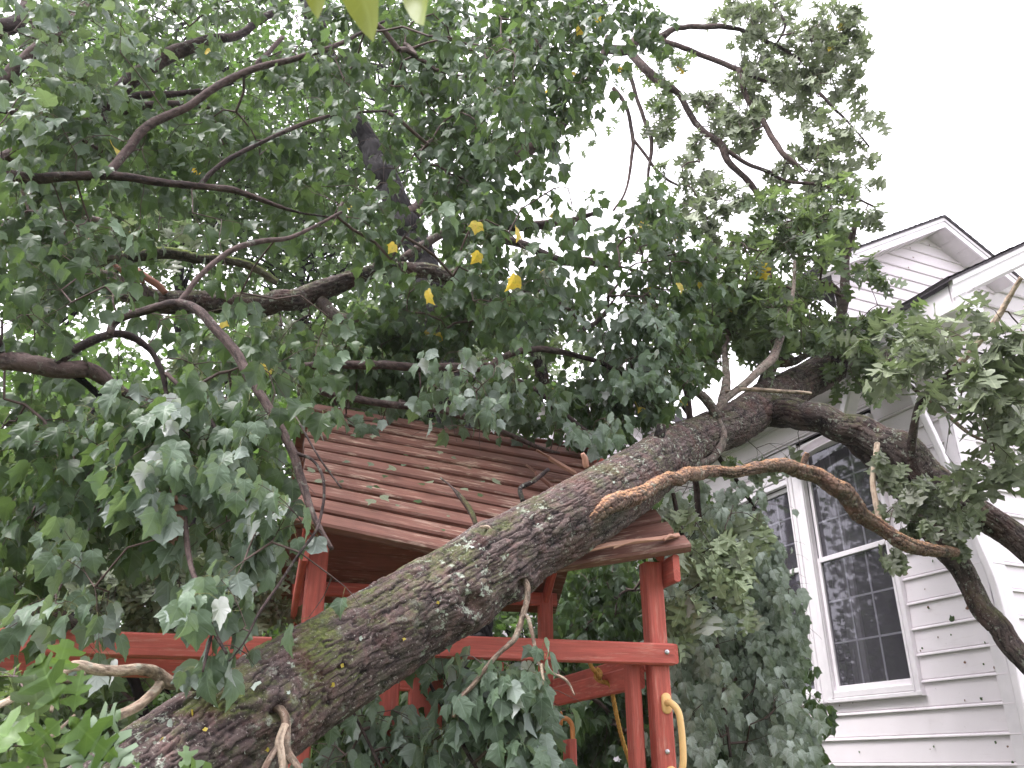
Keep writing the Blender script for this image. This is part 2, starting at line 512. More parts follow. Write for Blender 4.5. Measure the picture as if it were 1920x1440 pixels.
def mat_siding():
    m, nt = new_mat('white_vinyl_siding'); N = NT(nt)
    tc = N.n('ShaderNodeTexCoord'); ob = tc.outputs['Object']
    c = N.ramp(N.noise(ob, 1.3, 5, .6), [(.3, (.78, .72, .76)), (.7, (.86, .80, .84))])
    specks = N.mapr(N.noise(ob, 55, 3, .6), .70, .74)
    area = N.mapr(N.noise(ob, 2.1, 3), .42, .6)
    c = N.mix(N.math('MULTIPLY', N.math('MULTIPLY', specks, area), .75), c, (.16, .11, .10))
    c = N.mix(N.mapr(N.noise(N.vscale(ob, (3, 3, 22)), 1, 5, .7), .58, .8, 0, .30), c, (.46, .36, .37))
    p = N.principled(c, .45, .35, N.noise(ob, 3, 2), .12, .02)
    N.out(p.outputs[0])
    return m
M['siding'] = mat_siding()
M['trim'] = mat_plain('white_trim', (.80, .755, .79), .4, .4, .07, 5)
M['grille'] = mat_plain('window_grille', (.88, .86, .90), .4, .4, .05, 5)
M['soffit'] = mat_plain('white_soffit', (.72, .68, .70), .5, .3, .06, 5)
M['shingle'] = mat_plain('dark_shingle', (.075, .066, .075), .9, .2, .4, 40, .6)
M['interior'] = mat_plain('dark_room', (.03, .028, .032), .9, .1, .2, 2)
M['curtain'] = mat_plain('pale_curtain', (.42, .40, .42), .8, .2, .1, 5)
def mat_glass():
    m, nt = new_mat('window_glass'); N = NT(nt)
    fr = N.n('ShaderNodeFresnel'); fr.inputs['IOR'].default_value = 1.45
    t = N.n('ShaderNodeBsdfTransparent'); t.inputs['Color'].default_value = (.55, .55, .58, 1)
    g = N.n('ShaderNodeBsdfGlossy'); g.inputs['Roughness'].default_value = .03; g.inputs['Color'].default_value = (.8, .8, .85, 1)
    ms = N.n('ShaderNodeMixShader')
    N.l(N.math('MULTIPLY', fr.outputs[0], .13), ms.inputs[0]); N.l(t.outputs[0], ms.inputs[1]); N.l(g.outputs[0], ms.inputs[2])
    df = N.n('ShaderNodeBsdfDiffuse'); df.inputs['Color'].default_value = (.17, .16, .19, 1)
    m2 = N.n('ShaderNodeMixShader'); m2.inputs[0].default_value = .30
    N.l(ms.outputs[0], m2.inputs[1]); N.l(df.outputs[0], m2.inputs[2])
    N.out(m2.outputs[0]); return m
M['glass'] = mat_glass()
def mat_ground():
    m, nt = new_mat('grass_ground'); N = NT(nt)
    tc = N.n('ShaderNodeTexCoord'); ob = tc.outputs['Object']
    c = N.ramp(N.noise(ob, 1.5, 6, .7), [(.3, (.035, .05, .02)), (.6, (.06, .085, .03)), (.8, (.10, .085, .05))])
    p = N.principled(c, .9, .2, N.noise(ob, 20, 5), .6, .05); N.out(p.outputs[0]); return m
M['ground'] = mat_ground()

# ------------------------------------------------------------------ the ground
g = MB()
gx = np.concatenate([[-600, -120], np.linspace(-30, 30, 41), [120, 600]])
GX, GY = np.meshgrid(gx, gx)
GZ = (noise3(GX * .4, GY * .4, GX * 0, 3) - .5) * .12
GZ[np.abs(GX) > 31] = 0; GZ[np.abs(GY) > 31] = 0
k = len(gx)
ii = (np.arange(k - 1)[:, None] * k + np.arange(k - 1)[None, :]).ravel()
g.add(np.stack([GX.ravel(), GY.ravel(), GZ.ravel()], 1), [np.stack([ii, ii + 1, ii + k + 1, ii + k], 1)])
go = g.build('ground', M['ground']); go['kind'] = 'structure'

# ------------------------------------------------------------------ boards
def board(mb, p0, p1, a, b, wa, wb, ch=.006, seg=1, bend=None):
    """chamfered board from p0 to p1; a, b unit axes of the section, wa, wb its full sizes"""
    p0 = np.asarray(p0, float); p1 = np.asarray(p1, float); a = np.asarray(a, float); b = np.asarray(b, float)
    ha, hb = wa / 2, wb / 2; c = min(ch, ha * .5, hb * .5)
    sec = [(-ha + c, -hb), (ha - c, -hb), (ha, -hb + c), (ha, hb - c), (ha - c, hb), (-ha + c, hb), (-ha, hb - c), (-ha, -hb + c)]
    L = np.linalg.norm(p1 - p0)
    rows = []; uv = []
    per = np.cumsum([0, wa, c, wb, c, wa, c, wb])
    off = rng.random(2) * 9
    for i in range(seg + 1):
        t = i / seg
        c0 = p0 + (p1 - p0) * t
        if bend is not None: c0 = c0 + bend(t)
        for j, (x, y) in enumerate(sec):
            rows.append(c0 + a * x + b * y); uv.append((per[j] + off[0], L * t + off[1]))
    F = []
    for i in range(seg):
        for j in range(8):
            F.append((i * 8 + j, i * 8 + (j + 1) % 8, i * 8 + 8 + (j + 1) % 8, i * 8 + 8 + j))
    # caps
    n = seg * 8
    caps = [(7, 6, 3, 2), (0, 7, 2, 1), (6, 5, 4, 3), (n + 2, n + 3, n + 6, n + 7), (n + 1, n + 2, n + 7, n + 0), (n + 3, n + 4, n + 5, n + 6)]
    mb.add(np.array(rows), [np.array(F + caps)], np.array(uv))

def box(mb, lo, hi, tf=None):
    lo = np.array(lo, float); hi = np.array(hi, float)
    V = np.array([[x, y, z] for z in (lo[2], hi[2]) for y in (lo[1], hi[1]) for x in (lo[0], hi[0])])
    uv = V[:, [0, 2]] + V[:, [1, 1]] * .5
    if tf is not None: V = tf(V)
    mb.add(V, [np.array([(0, 2, 3, 1), (4, 5, 7, 6), (0, 1, 5, 4), (2, 6, 7, 3), (0, 4, 6, 2), (1, 3, 7, 5)])], uv)

Z = np.array([0, 0, 1.0])

# ------------------------------------------------------------------ the white house
HA = np.array([3.930, 7.0, 0.0])                                  # the near corner of the house
aH = math.radians(-23.3)
E1 = np.array([math.sin(aH), math.cos(aH), 0]); E2 = np.array([E1[1], -E1[0], 0])   # E1 along the window wall, E2 along the gable wall
def H(s, t, z): return HA + E1 * s + E2 * t + Z * z
house = thing('white_house', 'white house with horizontal siding, a tall double window and dark shingle roof at the right', 'house', tuple(HA))

def siding(mb, pt, u0, u1, z0, z1, zb=1.6, pitch=.22, out=1):
    """pt(u, off, z) -> world; u0, u1 functions of z or numbers"""
    f0 = u0 if callable(u0) else (lambda z: u0)
    f1 = u1 if callable(u1) else (lambda z: u1)
    k0 = math.floor((z0 - zb) / pitch) - 1
    prof = [(-.008, 0.003), (.026, .0), (.029, .006), (.027, .016), (.018, .022), (.006, .026), (.006, .031), (.013, .035), (.004, .22)]
    z = zb + k0 * pitch
    while z < z1:
        seq = []
        for off, dz in prof:
            zz = z + dz * pitch / .22
            seq.append((off, min(max(zz, z0), z1)))
        if z + pitch > z0:
            V = []; uv = []
            for off, zz in seq:
                a, b = f0(zz), f1(zz)
                if b < a: a = b = (a + b) / 2
                V.append(pt(a, off, zz)); V.append(pt(b, off, zz)); uv += [(a, zz), (b, zz)]
            F = [(2 * i, 2 * i + 1, 2 * i + 3, 2 * i + 2) for i in range(len(seq) - 1)]
            mb.add(np.array(V), [np.array(F)], np.array(uv))
        z += pitch

w1 = lambda u, off, z: H(u, -off, z)            # window wall: faces -E2
w2 = lambda u, off, z: H(-off, u, z)            # gable wall: faces -E1
W0, W1_, WM = .85, 3.10, 2.0
mb = MB()
siding(mb, w1, .0, W0 + .005, 0.2, 5.15); siding(mb, w1, W1_ - .005, 5.6, 0.2, 5.15)
siding(mb, w1, W0, W1_, 0.2, 2.17); siding(mb, w1, W0, W1_, 4.86, 5.15); siding(mb, w1, 1.96, W1_, 4.60, 4.865)
mb.build('siding_wall', M['siding'], house, smooth=False)
mb = MB(); siding(mb, w2, .0, 5.5, .2, 5.2)
siding(mb, w2, lambda z: max(.0, (z - 5.35) / .58), lambda z: 5.5, 5.2, 8.0)
mb.build('siding_wall', M['siding'], house, smooth=False)
# solid core behind the siding
mb = MB()
cb = lambda s0, s1, t0, t1, z0, z1: box(mb, (s0, t0, z0), (s1, t1, z1), lambda V: HA + V[:, :1] * E1 + V[:, 1:2] * E2 + V[:, 2:] * Z)
cb(0.012, W0, .01, .14, 0, 5.2); cb(W1_, 5.6, .01, .14, 0, 5.2); cb(W0, W1_, .01, .14, 0, 2.17); cb(W0, W1_, .01, .14, 4.86, 5.2); cb(1.97, W1_, .012, .14, 4.5, 4.862); cb(.012, .14, .14, 5.5, 0, 5.2)
mb.build('wall_core', M['interior'], house, smooth=False)
mb = MB(); cb(.3, 5.5, 1.9, 2.0, .5, 5.3); cb(.3, 5.5, .3, 2.0, 1.2, 1.3); cb(.3, 5.5, .3, 2.0, 5.21, 5.3); cb(3.7, 3.8, .3, 2, 1.2, 5.3)
mb.build('room', M['interior'], house, smooth=False)
mb = MB()
for s in (1.93, 1.86, 1.79, 2.2, 2.27, 2.9): cb(s - .03, s + .03, .30, .335, 2.3, 4.7)
cb(1.2, 1.45, 1.2, 1.25, 3.0, 3.9); cb(1.55, 1.62, .9, .95, 2.9, 4.3)
mb.build('curtain', M['curtain'], house, smooth=False)
# corner boards
mb = MB()
board(mb, H(.045, -.016, .2), H(.045, -.016, 5.1), E1, E2, .12, .022, .003)
mb.build('corner_board', M['trim'], house, smooth=False)
mb = MB()
# the wide smooth panel right of the corner, pushed out of shape higher up
rows = []; N1, N2 = 60, 12
for i in range(N1):
    zz = .2 + 4.9 * i / (N1 - 1)
    for j in range(N2):
        tt = -.028 + .24 * j / (N2 - 1)
        cr = (noise3(np.array([zz * 3.1]), np.array([tt * 6]), np.array([.5]), 4)[0] - .5) * .09 * math.exp(-((zz - 3.9) / .8) ** 2)
        rows.append(H(-.030 - max(-.006, cr), tt, zz))
ii = (np.arange(N1 - 1)[:, None] * N2 + np.arange(N2 - 1)[None, :]).ravel()
mb.add(np.array(rows), [np.stack([ii, ii + 1, ii + N2 + 1, ii + N2], 1)])
pn = mb.build('corner_panel', M['trim'], house, smooth=True); pn['label'] = 'smooth white corner panel dented below the eave'

def window(s0, s1, z0, zm, z1, rows_lo, rows_hi, cols=3):
    """double-hung window on the window wall"""
    fw = .075
    mb = MB()
    for (a, b) in ((s0, s0 + fw), (s1 - fw, s1)):
        board(mb, H((a + b) / 2, -.030, z0), H((a + b) / 2, -.030, z1), E1, E2, fw, .06, .006)
        board(mb, H((a + b) / 2 + (.02 if a == s0 else -.02), -.0665, z0), H((a + b) / 2 + (.02 if a == s0 else -.02), -.0665, z1), E1, E2, .02, .012, .003)
    for z in (z0 + .03, z1 - .035):
        board(mb, H(s0 + fw, -.031, z), H(s1 - fw, -.031, z), Z, E2, .06, .058, .006)
    fr = mb.build('window', M['trim'], house, smooth=False)
    mb = MB(); board(mb, H(s0 - .015, -.034, z0 - .022), H(s1 + .015, -.034, z0 - .022), Z, E2, .04, .066, .006)
    mb.build('sill', M['trim'], fr, smooth=False)
    a, b = s0 + fw, s1 - fw
    for (za, zb_, off, rr) in ((z0 + .06, zm + .03, -.012, rows_lo), (zm - .02, z1 - .07, .018, rows_hi)):
        mb = MB(); sw = .042
        for s in (a + sw / 2, b - sw / 2): board(mb, H(s, off, za), H(s, off, zb_), E1, E2, sw, .026, .004)
        for z in (za + .025, zb_ - .025): board(mb, H(a + sw, off, z), H(b - sw, off, z), Z, E2, .05, .027, .004)
        mb.build('sash', M['trim'], fr, smooth=False)
        mb = MB()
        for c in range(1, cols):
            s = a + sw + (b - a - 2 * sw) * c / cols
            board(mb, H(s, off + .021, za + .05), H(s, off + .021, zb_ - .05), E1, E2, .018, .010, .002)
        for r in range(1, rr):
            z = za + .05 + (zb_ - za - .1) * r / rr
            board(mb, H(a + sw, off + .0205, z), H(b - sw, off + .0205, z), Z, E2, .018, .008, .002)
        mb.build('muntins', M['grille'], fr, smooth=False)
        mb = MB()
        mb.add(np.array([H(a + sw, off + .012, za + .05), H(b - sw, off + .012, za + .05), H(b - sw, off + .012, zb_ - .05), H(a + sw, off + .012, zb_ - .05)]), [np.array([(0, 1, 2, 3)])])
        mb.build('pane', M['glass'], fr, smooth=False)
    return fr
window(.845, 1.955, 2.20, 3.53, 4.80, 3, 3)
window(2.055, 3.10, 2.20, 3.50, 4.50, 3, 3)
mb = MB()
board(mb, H(2.005, -.026, 2.17), H(2.005, -.026, 4.52), E1, E2, .098, .05, .005)
board(mb, H(1.98, -.034, 4.56), H(3.15, -.034, 4.56), Z, E2, .11, .06, .005)
mb.build('window_trim', M['trim'], house, smooth=False)

# eaves, rake, roof of the near part
ES, EW, EZ = -.60, -.45, 5.14
mb = MB()
board(mb, H(ES, EW + .012, EZ + .115), H(5.6, EW + .012, EZ + .115), Z, E2, .23, .024, .004)   # eave fascia
mb.build('fascia', M['trim'], house, smooth=False)
slope = .575
mb = MB()
rk0 = H(ES - .012, EW, EZ + .0); 
# rake: box return under the eave, then the sloping board
box(mb, (ES - .024, EW + .026, EZ), (ES, -.10, EZ + .20), lambda V: HA + V[:, :1] * E1 + V[:, 1:2] * E2 + V[:, 2:] * Z)
def rakeboard(mb, s, t0, z0, t1, z1, h, th):
    V = []
    for sx in (s - th / 2, s + th / 2):
        for (t, z) in ((t0, z0), (t1, z1)):
            V += [H(sx, t, z), H(sx, t, z + h)]
    V = np.array(V)
    mb.add(V, [np.array([(0, 2, 3, 1), (4, 5, 7, 6), (0, 1, 5, 4), (2, 6, 7, 3), (1, 3, 7, 5), (0, 4, 6, 2)])], V[:, [0, 2]])
rakeboard(mb, ES - .03, EW, EZ + .10, 2.7, EZ + .10 + slope * (2.7 - EW), .17, .026)
rakeboard(mb, ES - .052, EW, EZ + .215, 2.7, EZ + .215 + slope * (2.7 - EW), .06, .018)
mb.build('rake_board', M['trim'], house, smooth=False)
mb = MB()
def quad(mb, *pts):
    mb.add(np.array(pts), [np.array([(0, 1, 2, 3)])], np.array([(0, 0), (1, 0), (1, 1), (0, 1)]))
quad(mb, H(ES, EW + .02, EZ + .002), H(5.6, EW + .02, EZ + .002), H(5.6, .0, EZ + .002), H(ES, .0, EZ + .002))
quad(mb, H(ES, .0, EZ + .10 + slope * (.0 - EW)), H(0, .0, EZ + .10 + slope * (.0 - EW)), H(0, 2.7, EZ + .1 + slope * (2.7 - EW)), H(ES, 2.7, EZ + .1 + slope * (2.7 - EW)))
box(mb, (ES, -.101, EZ + .01), (.0, -.09, EZ + .25), lambda V: HA + V[:, :1] * E1 + V[:, 1:2] * E2 + V[:, 2:] * Z)
mb.build('soffit', M['soffit'], house, smooth=False)
mb = MB()
# shingle courses as overlapping steps with uneven butts
def shingles(mb, P, U, V_, nu, nv, lift=.012):
    """P corner, U along the eave (vector), V_ up the slope (vector)"""
    P = np.array(P); U = np.array(U, float); V_ = np.array(V_, float)
    nrm = unit(np.cross(U, V_))
    if nrm[2] < 0: nrm = -nrm
    for j in range(nv):
        for i in range(nu):
            l = lift * (1 + .5 * rng.random()); d = .08 * rng.random() / nv
            a = P + U * (i / nu) + V_ * (j / nv - d); b = P + U * ((i + 1) / nu - .004 / nu) + V_ * (j / nv - d)
            c = P + U * ((i + 1) / nu - .004 / nu) + V_ * ((j + 1.05) / nv); e = P + U * (i / nu) + V_ * ((j + 1.05) / nv)
            mb.add(np.array([a + nrm * l, b + nrm * l, c + nrm * .002, e + nrm * .002, a - nrm * .01, b - nrm * .01]), [np.array([(0, 1, 2, 3), (4, 5, 1, 0)])], np.array([(0, 0), (1, 0), (1, 1), (0, 1), (0, 0), (1, 0)]))
rl = 3.2
shingles(mb, H(ES - .07, EW - .05, EZ + .262), E1 * 6.3, E2 * rl + Z * rl * slope, 26, 24)
V = np.array([H(ES - .07, EW - .05, EZ + .235), H(5.7, EW - .05, EZ + .235), H(5.7, EW - .05 + rl, EZ + .235 + rl * slope), H(ES - .07, EW - .05 + rl, EZ + .235 + rl * slope)])
mb.add(np.vstack([V, V + Z * .022]), [np.array([(0, 1, 2, 3), (7, 6, 5, 4), (0, 4, 5, 1), (3, 2, 6, 7), (0, 3, 7, 4), (1, 5, 6, 2)])], np.zeros((8, 2)))
mb.build('roof', M['shingle'], house, smooth=False)

# upper gable set back behind the near roof
GS = 3.35; GT, GZt, GSL = 5.33, 10.33, .555
gp = lambda u, off, z: H(GS + .38 - off, u, z)
mb = MB()
siding(mb, gp, lambda z: GT - min(2.45, (GZt - .12 - z) / GSL), lambda z: GT + min(2.45, (GZt - .12 - z) / GSL), 5.0, GZt - .13)
mb.build('gable_wall', M['siding'], house, smooth=False)
mb = MB()
for sg in (-1, 1):
    rakeboard(mb, GS, GT, GZt - .22, GT + sg * 2.9, GZt - .22 - GSL * 2.9, .20, .03)
    rakeboard(mb, GS - .025, GT, GZt - .10, GT + sg * 2.9, GZt - .10 - GSL * 2.9, .075, .02)
mb.build('rake_board', M['trim'], house, smooth=False)
mb = MB()
for sg in (-1, 1):
    quad(mb, H(GS + .015, GT, GZt - .205), H(GS + .40, GT, GZt - .205), H(GS + .40, GT + sg * 2.9, GZt - .205 - GSL * 2.9), H(GS + .015, GT + sg * 2.9, GZt - .205 - GSL * 2.9))
    for q in range(12):
        a = .25 * q
        p, r_ = H(GS + .03, GT + sg * a, GZt - .212 - GSL * a), H(GS + .37, GT + sg * a, GZt - .212 - GSL * a)
        board(mb, p, r_, E2, Z, .012, .008, .002)
mb.build('soffit', M['soffit'], house, smooth=False)
mb = MB()
for sg in (-1, 1):
    shingles(mb, H(GS - .07, GT + sg * 2.98, GZt - .005 - GSL * 2.98), E1 * 3.0, -sg * E2 * 2.98 + Z * GSL * 2.98, 14, 22)
    V = np.array([H(GS - .06, GT, GZt - .035), H(GS + 3, GT, GZt - .035), H(GS + 3, GT + sg * 2.98, GZt - .035 - GSL * 2.98), H(GS - .06, GT + sg * 2.98, GZt - .035 - GSL * 2.98)])
    mb.add(np.vstack([V, V + Z * .025]), [np.array([(0, 1, 2, 3), (7, 6, 5, 4), (0, 4, 5, 1), (3, 2, 6, 7), (0, 3, 7, 4), (1, 5, 6, 2)])], np.zeros((8, 2)))
mb.build('gable_roof', M['shingle'], house, smooth=False)

# bent downspout along the corner, and torn gutter
def ribbed(mb, ctrl, wdir, w=.085, d=.06, n=70):
    C = catmull(np.array(ctrl), n)
    T, N_, B_ = frames(C)
    k = 36
    for_uv = []
    rows = []
    for i in range(n):
        a = unit(np.array(wdir) - T[i] * np.dot(wdir, T[i])); b = np.cross(T[i], a)
        for j in range(k):
            th = 2 * math.pi * j / k
            x = math.copysign(abs(math.cos(th)) ** .35, math.cos(th)) * w / 2
            y = math.copysign(abs(math.sin(th)) ** .35, math.sin(th)) * d / 2
            rb = 1 + .07 * math.cos(th * 12)
            rows.append(C[i] + a * x * rb + b * y * rb)
    i = np.arange(n - 1)[:, None] * k; j = np.arange(k)[None, :]; j2 = (j + 1) % k
    mb.add(np.array(rows), [np.stack([(i + j).ravel(), (i + j2).ravel(), (i + k + j2).ravel(), (i + k + j).ravel()], 1)])
def on1(px, py, off): return onplane(px, py, H(0, -off, 0), E2)
mb = MB()
ribbed(mb, [on1(1652, 676, .35), on1(1672, 672, .35), on1(1690, 690, .33), on1(1706, 722, .30), on1(1730, 775, .26), on1(1765, 850, .2), on1(1795, 930, .16), on1(1830, 1010, .12), on1(1862, 1085, .10), on1(1885, 1170, .09), on1(1903, 1260, .085), on1(1921, 1345, .085), on1(1950, 1500, .085)], E1, w=.062, d=.05)
ds = mb.build('downspout', M['trim'], house); ds['label'] = 'bent ribbed white downspout pulled off the corner'
def gutter(ctrl, adir, w=.12, n=24, tw=0.0):
    mb = MB()
    C = catmull(np.array(ctrl), n)
    T, _, _ = frames(C)
    prof = [(-.5, .5), (-.5, -.35), (-.38, -.5), (.15, -.5), (.30, -.30), (.38, -.05), (.5, .15), (.5, .42), (.42, .5), (.42, .46), (.46, .40), (.46, .17), (.34, -.03), (.26, -.28), (.13, -.46), (-.36, -.46), (-.46, -.33), (-.46, .5)]
    rows = []
    for i in range(n):
        a = unit(np.array(adir) - T[i] * np.dot(adir, T[i])); b = np.cross(T[i], a)
        an = tw * i / n; a2 = a * math.cos(an) + b * math.sin(an); b2 = -a * math.sin(an) + b * math.cos(an)
        for x, y in prof: rows.append(C[i] + a2 * x * w + b2 * y * w)
    k = len(prof)
    i = np.arange(n - 1)[:, None] * k; j = np.arange(k)[None, :]; j2 = (j + 1) % k
    mb.add(np.array(rows), [np.stack([(i + j).ravel(), (i + j2).ravel(), (i + k + j2).ravel(), (i + k + j).ravel()], 1)])
    o = mb.build('gutter', M['trim'], house, smooth=False)
    return o
g1 = gutter([on1(1609, 596, .55), on1(1606, 660, .52), on1(1596, 730, .45), on1(1577, 815, .32)], E1, .13, tw=.5); g1['label'] = 'torn gutter length hanging down from the eave'
g2 = gutter([on1(1480, 872, .14), on1(1520, 842, .16), on1(1565, 818, .2), on1(1600, 800, .3)], Z, .10); g2['label'] = 'twisted gutter piece lying across the window top'

# a second white house glimpsed far behind
nb = thing('white_house', 'distant white house with pale siding seen through gaps in the branches', 'house', tuple(at(1030, 1430, 17)))
NB = np.array(at(1030, 1430, 17)); NB[2] = 0
def HN(s, t, z): return NB + E1 * s + E2 * t + Z * z
mb = MB(); siding(mb, lambda u, off, z: HN(-off, u, z), -1.6, 3.0, .2, 8.8)
siding(mb, lambda u, off, z: HN(u, -1.6 - off, z), 0, 5, .2, 8.8); mb.build('siding_wall', M['siding'], nb, smooth=False)
mb = MB()
V = np.array([HN(-.5, -2.0, 8.7), HN(-.5, 3.4, 8.7), HN(2.4, 3.4, 10.4), HN(2.4, -2.0, 10.4)])
mb.add(np.vstack([V, V + Z * .15]), [np.array([(0, 1, 2, 3), (7, 6, 5, 4), (0, 4, 5, 1), (3, 2, 6, 7), (0, 3, 7, 4), (1, 5, 6, 2)])], np.zeros((8, 2)))
mb.build('roof', M['shingle'], nb, smooth=False)

# ------------------------------------------------------------------ the red wooden playset
PO = np.array([.69, 4.2, 0.0]); EU = unit([.966, .259, 0]); EWd = unit([-.259, .966, 0])
def Q(u, w, z): return PO + EU * u + EWd * w + Z * z
play = thing('playset', 'red wooden backyard playset with a slatted roof crushed under the fallen trunk', 'playset', tuple(PO))
def part(name, pieces, mat='red_wood', label=None, parent=None, ch=.008, seg=1):
    mb = MB()
    for (p0, p1, a, b, wa, wb) in pieces: board(mb, p0, p1, a, b, wa, wb, ch, seg)
    o = mb.build(name, M[mat], parent or play, smooth=False)
    if label: o['label'] = label
    return o
PW = .089
part('post', [(Q(0, 0, 0), Q(0, 0, 2.52), EU, EWd, PW, PW)])
part('post', [(Q(-1.62, 0, 0), Q(-1.62, 0, 2.52), EU, EWd, PW, PW)])
part('post', [(Q(0.02, 1.85, 0), Q(0.02, 1.85, 2.70), EU, EWd, PW, PW)])
part('post', [(Q(-1.62, 1.85, 0), Q(-1.62, 1.85, 2.66), EU, EWd, PW, PW)])
part('post', [(Q(-.105, .06, 0), Q(-.105, .06, 2.06), EU, EWd, .055, .089)])
part('beam', [(Q(-1.70, -.065, 2.08), Q(.055, -.065, 2.08), Z, EWd, .098, .038)])
part('beam', [(Q(.068, -.055, 2.085), Q(.068, 1.95, 2.085), Z, EU, .092, .038)])
part('beam', [(Q(-.066, .05, 1.99), Q(-.066, 1.80, 1.99), Z, EU, .11, .038)])
part('beam', [(Q(-1.69, -.06, 2.10), Q(-1.69, 1.95, 2.10), Z, EU, .09, .038)])
part('beam', [(Q(-1.7, 1.91, 2.09), Q(.06, 1.91, 2.09), Z, EWd, .09, .038)])
sb = part('swing_beam', [(Q(-6.2, -.065, 2.045), Q(-1.78, -.065, 2.045), Z, EWd, .095, .075)]); sb['label'] = 'long swing beam reaching to the left'
part('swing_beam', [(Q(-6.2, .12, 1.985), Q(-1.5, .12, 1.985), Z, EWd, .09, .075)])
part('swing_beam_leg', [(Q(-6.0, -.1, 2.02), Q(-6.2, -1.0, 0), EU, EWd, .089, .089)])
part('swing_beam_leg', [(Q(-6.0, .2, 2.02), Q(-6.2, 1.1, 0), EU, EWd, .089, .089)])
# railing boards of the platform side
for u, wd in ((-1.10, .145), (-1.27, .10), (-.96, .05), (-.79, .075)):
    part('railing_board', [(Q(u, .01, .9), Q(u, .01, 2.03), EU, EWd, wd, .022)])
part('railing_board', [(Q(-.86, 1.87, .9), Q(-.86, 1.87, 2.04), EU, EWd, .09, .022)])
part('railing_board', [(Q(-.30, 1.87, .9), Q(-.30, 1.87, 2.04), EU, EWd, .09, .022)])
for u in (-.45, -.33): part('ladder_rail', [(Q(u, .35, 0.0), Q(u, .35, 1.72), EU, EWd, .045, .089)])
part('platform', [(Q(-1.6 + .145 * i, .05, 1.18), Q(-1.6 + .145 * i, 1.85, 1.18), EU, Z, .138, .03) for i in range(9)])

# the roof: slats of the front slope, broken and pushed down along the trunk
RW0, RW1, RZ0, RZ1 = -.20, .90, 2.55, 3.56
NS = 11
sdirv = unit(np.array(Q(0, RW1, RZ1)) - np.array(Q(0, RW0, RZ0)))
nrmv = unit(np.cross(EU, sdirv))
if nrmv[2] < 0: nrmv = -nrmv
def roofpt(u, f, drop=0):
    return Q(u, RW0 + (RW1 - RW0) * f, RZ0 + (RZ1 - RZ0) * f - drop)
for i in range(NS):
    f = (i + .5) / NS
    ub = -.74 + .85 * f                       # where the slat is broken
    dr = .15 + .004 * math.sin(i * 1.7)
    ul = -1.74 + .02 * rng.random() + (.0 if i else -.01); ur = .09 + (.045 if i == 0 else .02 * rng.random()) - .02 * i * .3
    wd = (RW1 - RW0) / NS
    sl = math.hypot(RW1 - RW0, RZ1 - RZ0) / NS
    bend = lambda t, d=dr: -Z * 0
    for (a, b, da, db) in ((ul, ub, 0, dr), (ub + .004, ur, dr + .02, 0.0 if i < 4 else .05)):
        mb = MB()
        tilt = .010 * (rng.random() - .5)
        p0 = roofpt(a, f, da); p1 = roofpt(b, f, db)
        def curve(t, d0=da, d1=db, s_=1 if a == ul else -1):
            # sagging towards the break
            return -Z * (.035 * math.sin(math.pi * t)) * .6
        sd = unit(sdirv + nrmv * tilt * 3)
        nn = unit(np.cross(unit(p1 - p0), sd)); nn = nn if nn[2] > 0 else -nn
        board(mb, p0, p1, sd, nn, sl - .030, .046, .010, 3)
        # thin lip on the lower edge makes the stepped shadow
        o = mb.build('roof_slat', M['red_roof'], play, smooth=False)
# rear slope, seen from below
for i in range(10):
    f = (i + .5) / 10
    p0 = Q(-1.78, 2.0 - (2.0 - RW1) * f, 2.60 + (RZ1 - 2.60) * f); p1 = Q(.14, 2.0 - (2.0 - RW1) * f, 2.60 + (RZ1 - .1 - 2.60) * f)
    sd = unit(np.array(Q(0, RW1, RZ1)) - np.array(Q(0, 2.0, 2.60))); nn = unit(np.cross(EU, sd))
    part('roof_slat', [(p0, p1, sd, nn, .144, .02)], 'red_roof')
for u in (-1.66, .02, -.8):
    d_ = .16 if u == -.8 else 0
    part('rafter', [(Q(u, RW0 + .1, RZ0 - .0 - d_), Q(u, RW1, RZ1 - .07 - d_), EU, nrmv, .038, .089)])
    part('rafter', [(Q(u, 1.95, 2.56), Q(u, RW1, RZ1 - .07 - d_), EU, unit(np.cross(EU, [0, -.75, .66])), .038, .089)])
part('header', [(Q(-1.70, 1.84, 2.66), Q(.10, 1.84, 2.66), Z, EWd, .09, .038)])
part('header', [(Q(.064, -.16, 2.47), Q(.064, .25, 2.47), Z, EU, .13, .034)])
part('header', [(Q(-1.68, -.13, 2.47), Q(-1.68, 1.9, 2.47), Z, EU, .12, .034)])
# bolts
def disc(mb, c, n, r, h, k=18):
    n = unit(n); a = unit(np.cross(n, [.3, .2, .9])); b = np.cross(n, a)
    th = np.linspace(0, 2 * np.pi, k, endpoint=False)
    ring = lambda rr, d: c + n * d + rr * (np.cos(th)[:, None] * a + np.sin(th)[:, None] * b)
    V = np.vstack([ring(r, 0), ring(r, h * .6), ring(r * .75, h), [c + n * h]])
    j = np.arange(k); j2 = (j + 1) % k
    mb.add(V, [np.concatenate([np.stack([j, j2, j2 + k, j + k], 1), np.stack([j + k, j2 + k, j2 + 2 * k, j + 2 * k], 1)]), np.stack([j + 2 * k, j2 + 2 * k, np.full(k, 3 * k)], 1)])
for c in ((.015, -.084, 2.088), (-.075, -.06, 1.25)):
    mb = MB(); disc(mb, Q(*c), -EWd, .012, .008); mb.build('bolt', M['metal'], play)
mb = MB(); disc(mb, Q(.0, -.0455, 1.66), -EWd, .011, .006); mb.build('bolt', M['metal'], play)
